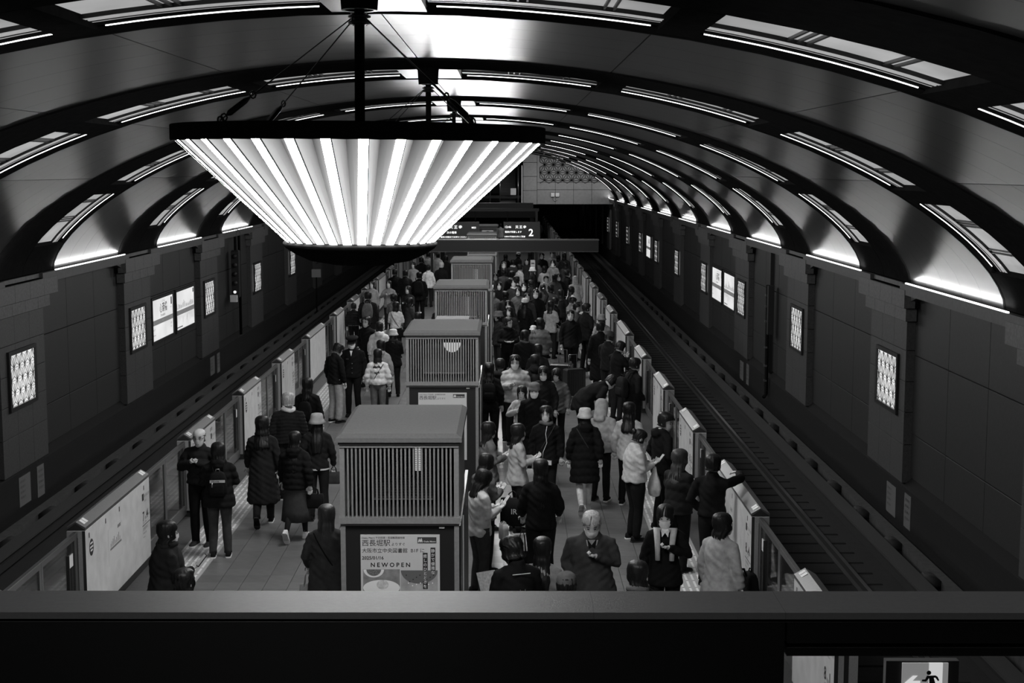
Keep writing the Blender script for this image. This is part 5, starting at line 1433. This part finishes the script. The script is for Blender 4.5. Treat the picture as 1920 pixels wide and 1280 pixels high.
MB().add([(-.05, .1, 1.46), (.05, .1, 1.46), (.035, .15, 1.37), (0, .14, 1.42), (-.035, .15, 1.37)], [(0, 4, 3, 2, 1)]).build('shirt_collar', sticker, p)
p, L, K = person(1333, 964, 1.58, -42, .36, 'mid', 'bob', 'f', DK, 'down', mask=True, glasses=True, girth=1.15, dx=.1, dy=-.1, turn=-28, label='woman with short black hair and mask in light grey sweater beside the right gates')
bg = backpack(p, BLK, 'black padded bag held at the right side of the light grey sweater woman', .85, z=.8); bg.location = wpt(p, (.12, .36, .62)); bg.rotation_euler.z += R_(150)
p, L, K = person(1361, 857, 1.66, -24, BLK, 'waist', 'short', 'm', BLK, ('pocket', 'lean'), girth=1.02, dx=-.16, label='man in dark hoodie leaning his arm on the right gate')
p, L, K = person(1274, 848, 1.6, -48, DK, 'short', 'wavy', 'f', BLK, 'phone', puffer=.14, girth=1.1, hairm=hair_b, glasses=True, label='woman with long wavy brown hair in dark puffer holding a folded paper')
sheet(p, (.02, .33, 1.08), 'folded paper in the wavy-haired puffer woman\'s hands', .16, .16, R_(-10), -.4, .55)
p, L, K = person(1192, 807, 1.6, -72, .46, 'waist', 'bun', 'f', BLK, 'phone', mask=True, glasses=True, nod=25, girth=1.25, shoes=BLK, label='woman in pale jacket with mask looking at her phone, plastic bag on her wrist')
phone(p, (.02, .36, 1.18), 'phone held by the pale-jacket woman')
o = carried(p, 'plastic_bag', 'translucent plastic shopping bag on the pale-jacket woman\'s wrist', 'bag', (.08, .28, 1.13))
MB().rings([[(w_ * cos(a) + .008 * sin(5 * a), w_ * .7 * sin(a), z) for a in [2 * pi * k / 20 for k in range(20)]] for z, w_ in ((-.42, .06), (-.4, .11), (-.3, .135), (-.2, .11), (-.08, .05), (0, .03))], 0, True).build('bag_body', mat('thin_plastic', .5, .3, 0, .3, 12, .5, 18), o)
person(1243, 776, 1.74, -68, BLK, 'short', 'short', 'm', BLK, 'pocket', hood=True, turn=-50, nod=14, label='young man in black hooded jacket glancing down by the right gates')
p, L, K = person(1180, 759, 1.6, -15, .45, 'mid', 'wavy', 'f', BLK, 'down', label='woman with wavy black hair in white-and-black coat, behind the pale jacket')
MB().tube([(.16, .05, 1.35), (.2, .12, 1.1), (.2, .1, .8)], .05, 8).build('dark_sleeve_panel', cloth(BLK), p)
p, L, K = person(1097, 770, 1.6, 3, BLK, 'long', 'mid', 'f', .6, ('down', 'swing'), stance='walk', hat=('bucket', .5), puffer=.125, hood=True, shoes=.5, legtone=.056, seed=4, label='woman in pale bucket hat and long black puffer walking away in white trousers')
strap(p, '', MD)
p, L, K = person(1130, 752, 1.62, -20, .36, 'short', 'short', 'm', DK, 'down', hat=('hoodup', .36), hood=True, puffer=.14, nod=20, label='person in pale hooded puffer with tote bag, bending forward')
tote(p, (-.24, -.1, 1.15), .24, 'pale canvas tote with small lettering on the hooded puffer person\'s shoulder', .36, .36, .1, letters=('SATUR', .045, .5, -.12), strap=.16)
p, L, K = person(1024, 766, 1.6, 176, BLK, 'mid', 'wavy', 'f', DK, 'down', glasses=True, scarf=GR, nod=-4, turn=-6, girth=1.1, label='woman with round glasses, earphones and grey fur scarf walking towards the parapet')
MB().tube([(-.02, .12, 1.42), (.0, .16, 1.3), (-.02, .175, 1.15), (.04, .18, 1.0), (.05, .17, .9)], .005, 5).build('earphone_cord', sticker, p); strap(p, '', MD)
tote(p, (.26, .08, .82), .34, 'printed paper carrier bag in the fur-scarf woman\'s hand', .26, .3, .1, strap=.12, name='paper_bag')
person(1002, 722, 1.62, 176, BLK, 'mid', 'short', 'm', DK, 'down', hat=('beanie', .15), mask=True, girth=1.15, nod=4, label='person in grey knitted beanie and white mask with a dark coat')
person(979, 727, 1.5, 168, .45, 'short', 'mid', 'f', MD, 'clasp', label='smiling girl in white jacket left of the beanie person')
p, L, K = person(966, 669, 1.72, 176, .34, 'short', 'short', 'm', DK, ('down', 'phone'), hairs='curly', mask=True, hood=True, puffer=.12, nod=6, girth=1.08, label='man in light hooded puffer with white mask facing the parapet') if False else person(966, 669, 1.72, 176, .34, 'short', 'curly', 'm', DK, ('down', 'phone'), mask=True, hood=True, puffer=.12, nod=6, girth=1.08, label='man in light hooded puffer with white mask facing the parapet')
person(1019, 689, 1.64, 165, DK, 'mid', 'long', 'f', DK, 'down', mask=True, nod=12, turn=10, label='long-haired woman with white mask behind the beanie person')
person(1045, 693, 1.52, 160, GR, 'mid', 'bob', 'f', DK, 'down', nod=14, label='short-haired girl in grey looking down right of the masked long-haired woman')
p, L, K = person(917, 684, 1.62, 0, BLK, 'mid', 'wavy', 'f', DK, 'down', label='woman with long wavy hair pressed against the second kiosk\'s right side')
backpack(p, BLK, 'dark shoulder bag behind the wavy-haired woman at the second kiosk', .9)
person(941, 676, 1.6, -15, DK, 'mid', 'short', 'm', DK, 'down', hood=True, puffer=.15, label='person in dark padded coat left of the light puffer man')
p, L, K = person(1103, 717, 1.7, -70, BLK, 'mid', 'short', 'm', BLK, 'clasp', bend=58, zt=1.28, girth=1.2, dx=-.25, label='person in black bent forward over a bag in mid platform')
p, L, K = person(1188, 674, 1.72, -62, BLK, 'short', 'short', 'm', BLK, 'pocket', nod=10, girth=1.1, label='man with upswept hair and backpack looking over the right gates')
backpack(p, DK, 'dark backpack on the upswept-hair man by the right gates', 1.0)
person(1158, 641, 1.68, -55, BLK, 'short', 'short', 'm', DK, 'face', nod=28, label='man with bowed head and hand at his face by the right gates')
person(1140, 624, 1.66, -40, DK, 'short', 'short', 'm', DK, 'phone', hat=('beanie', .05), nod=22, label='man in dark knit cap bowing his head beside the right gates')
person(1126, 606, 1.72, 5, BLK, 'xlong', 'short', 'm', BLK, 'down', label='man in long black coat with neat black hair, back turned, by the right gates')
person(1128, 592, 1.58, 10, .3, 'mid', 'bob', 'f', DK, ('phone', 'down'), hat=('bucket', .16), label='person in brimmed hat and pale coat by the right gates')
person(1099, 571, 1.76, -50, BLK, 'mid', 'short', 'm', BLK, 'pocket', mask=True, turn=-20, label='tall man in long black jacket with mask facing the right track')
person(1070, 584, 1.72, -165, BLK, 'mid', 'short', 'm', BLK, 'down', turn=-20, hood=True, label='man in black hooded coat looking towards the parapet, beside the suitcase')
q = at(1094, 690, .68); suitcase(q.x - .22, q.y - .1, 20, 'ribbed black suitcase standing between the two men in black', BLK)
q = at(1060, 668, .75); suitcase(q.x - .1, q.y - .3, -15, 'large rounded black case in front of the hooded man', BLK, .62, .5, .36)
person(952, 597, 1.66, 190, BLK, 'short', 'short', 'm', BLK, 'cross', glasses=True, turn=35, nod=6, scarf=DK, label='man with glasses and folded arms in black coat right of the second kiosk')
person(935, 586, 1.6, 120, DK, 'mid', 'bob', 'f', DK, 'down', hat=('bucket', .08), label='person in dark brimmed hat behind the folded-arms man')
person(956, 578, 1.6, 160, DK, 'mid', 'mid', 'f', DK, 'down', turn=-10, label='fair-faced woman directly behind the folded-arms man')
person(953, 566, 1.62, 175, DK, 'mid', 'bob', 'f', DK, 'down', mask=True, label='masked person a little behind the fair-faced woman')
person(984, 622, 1.62, -5, BLK, 'short', 'bob', 'm', BLK, 'down', scarf=GR, girth=1.15, label='person in black with thick grey scarf, back turned, centre right')
person(1000, 612, 1.34, 160, DK, 'short', 'short', 'm', DK, 'down', hat=('cap', .6), label='child in white-and-black cap beside the grey-scarf person')
p, L, K = person(1013, 599, 1.62, -15, GR, 'mid', 'mid', 'f', DK, 'bag', puffer=.14, girth=1.1, label='person in grey padded coat with shoulder strap, back turned')
strap(p, '', BLK)
p, L, K = person(1033, 566, 1.6, -30, .32, 'mid', 'mid', 'f', DK, 'phone', label='woman in beige coat with tote, centre right crowd')
tote(p, (.05, .3, 1.0), .26, 'pale tote hanging in front of the beige-coat woman', .34, .36, .1, strap=.12)
person(1040, 560, 1.6, -60, BLK, 'mid', 'short', 'm', DK, 'down', nod=8, label='dark-haired man looking right behind the beige-coat woman')
person(984, 562, 1.58, -20, BLK, 'mid', 'long', 'f', DK, 'phone', hat=('beanie', .62), label='long-haired person with white-topped cap and dark coat')
tote(person(1009, 648, 1.6, -10, BLK, 'mid', 'long', 'f', BLK, 'down', girth=1.1, label='long-haired woman in black just above the light puffer man')[0], (.25, .05, .9), DK, 'dark tote beside the long-haired woman in black', .3, .3, .1)
person(1003, 668, 1.62, 8, BLK, 'mid', 'long', 'f', BLK, 'down', hood=True, label='woman with glossy long hair behind the masked long-haired woman')
person(1078, 569, 1.6, -120, GR, 'short', 'short', 'm', DK, 'down', nod=20, label='woman bowed behind the hooded man, light bag strap over her shoulder')
person(1068, 558, 1.62, -60, .2, 'short', 'bun', 'f', DK, 'phone', nod=24, label='person with black bowed head and striped strap near the right gates')
person(1071, 539, 1.6, -55, .5, 'short', 'long', 'f', DK, 'down', label='woman with long black hair and white top near the right gates')
person(1079, 519, 1.6, 10, .38, 'mid', 'short', 'm', MD, 'down', hat=('hoodup', .4), label='person in pale hooded jacket tight against the right gates')
person(1040, 516, 1.62, 2, .085, 'mid', 'mid', 'f', DK, 'down', girth=1.15, label='person in plain grey coat, back turned, in the right crowd')
person(1063, 508, 1.7, -70, BLK, 'mid', 'short', 'm', DK, 'down', mask=True, label='masked man in black looking right, next to the plain grey coat')
person(1049, 517, 1.6, 175, DK, 'mid', 'bob', 'f', DK, 'down', mask=True, dy=.5, label='masked face peering between the grey coat and the masked man')
# ---------------- the far crowd between the third kiosk and the right gates
ROWS = [(925, 545, 'in the gap beside the third kiosk'), (936, 532, 'beside the third kiosk roof'), (948, 548, 'right of the third kiosk'), (958, 527, 'in a pale collar right of the third kiosk'), (972, 541, 'before the middle of the right crowd'),
        (968, 520, 'with a pale lapel in the middle right crowd'), (983, 533, 'in the middle of the right crowd'), (996, 527, 'with a light sheet in the right crowd'), (1005, 545, 'left of the dark-haired man'), (1018, 535, 'with hair over one shoulder in the right crowd'),
        (1024, 519, 'with a white collar left of the plain grey coat'), (1011, 550, 'raising a hand in the right crowd'), (930, 514, 'looking down at a phone by the fourth kiosk'), (945, 506, 'bent over a bright phone by the fourth kiosk'), (942, 492, 'in a fur-edged hood near the fourth kiosk'),
        (962, 488, 'in a grey checked scarf under the beam'), (975, 497, 'with a pale round face under the beam'), (948, 478, 'in glasses just under the beam'), (972, 474, 'in a white cap strap just under the beam'), (998, 503, 'in a white-topped hat under the beam'),
        (988, 487, 'left of the white standing post'), (1010, 490, 'right of the white standing post'), (1016, 476, 'far right of the white standing post'), (1021, 500, 'holding a phone right of the white post'), (1037, 489, 'in a pale long scarf near the right gates'),
        (1047, 480, 'with raised phone near the right gates'), (1056, 492, 'in black beside the raised phone'), (1058, 476, 'under the beam close to the right gates'), (1000, 474, 'tall and dark directly under the beam'), (1035, 474, 'in light sleeves under the beam'), (960, 510, 'with a white collar point, fourth-kiosk side'),
        (1033, 536, 'in dark wool behind the plain grey coat'), (988, 552, 'with glossy hair in front of the right crowd'), (1052, 545, 'in black between the beige and pale coats')]
rr_ = random.Random(11)
for i, (u, v, where) in enumerate(ROWS):
    sx = rr_.choice('mf'); tone = rr_.choice([BLK, BLK, DK, DK, DK, MD, MD, GR]); 
    if 'white' in where or 'pale' in where or 'light' in where: tone = rr_.choice([MD, .3, DK])
    hs = rr_.choice(['short', 'curly'] if sx == 'm' else ['mid', 'bob', 'long', 'bun']); fc = rr_.choice([0, -10, 15, 170, 180, -60, 60, -170])
    hat = ('bucket', .6) if 'hat' in where else (('cap', .6) if 'cap' in where else (('hoodup', GR) if 'hood' in where else None))
    person(u, v, 1.72 if 'tall' in where else rr_.uniform(1.55, 1.72), fc, tone, 'mid', hs, sx, DK, 'phone' if 'phone' in where or 'sheet' in where else ('high' if 'raising' in where or 'raised' in where else 'down'), hat=hat,
           scarf=(.5 if 'collar' in where or 'lapel' in where or 'scarf' in where else None), mask=(fc in (170, 180, -170) and rr_.random() < .5), glasses='glasses' in where, lod=2,
           label=f'{"person" if not hat else "hatted person"} {where}')
for (u, v, lab) in ((1010, 414, 'dark standing figure beyond the overhead beam near the far right gates'), (1006, 420, 'second dark figure beyond the overhead beam, just left of the other'), (938, 420, 'person in pale coat between the far kiosks and the display')):
    person(u, v, 1.7, 0, DK if 'dark' in lab else .5, 'mid', 'short', 'm', DK, 'down', label=lab, lod=2)
wp_ = thing('standing_post', 'white standing post with dark cap in the far right crowd', 'post', tuple(at(999, 480, 1.9)[:2]) + (0,))
MB().box(-.09, .09, -.05, .05, 0, 1.75, bev=.01).build('post_body', mat('post_white', .5, .5), wp_); MB().box(-.06, .06, -.055, -.05, 1.6, 1.64).build('dark_slot', black, wp_)
finish_coats()
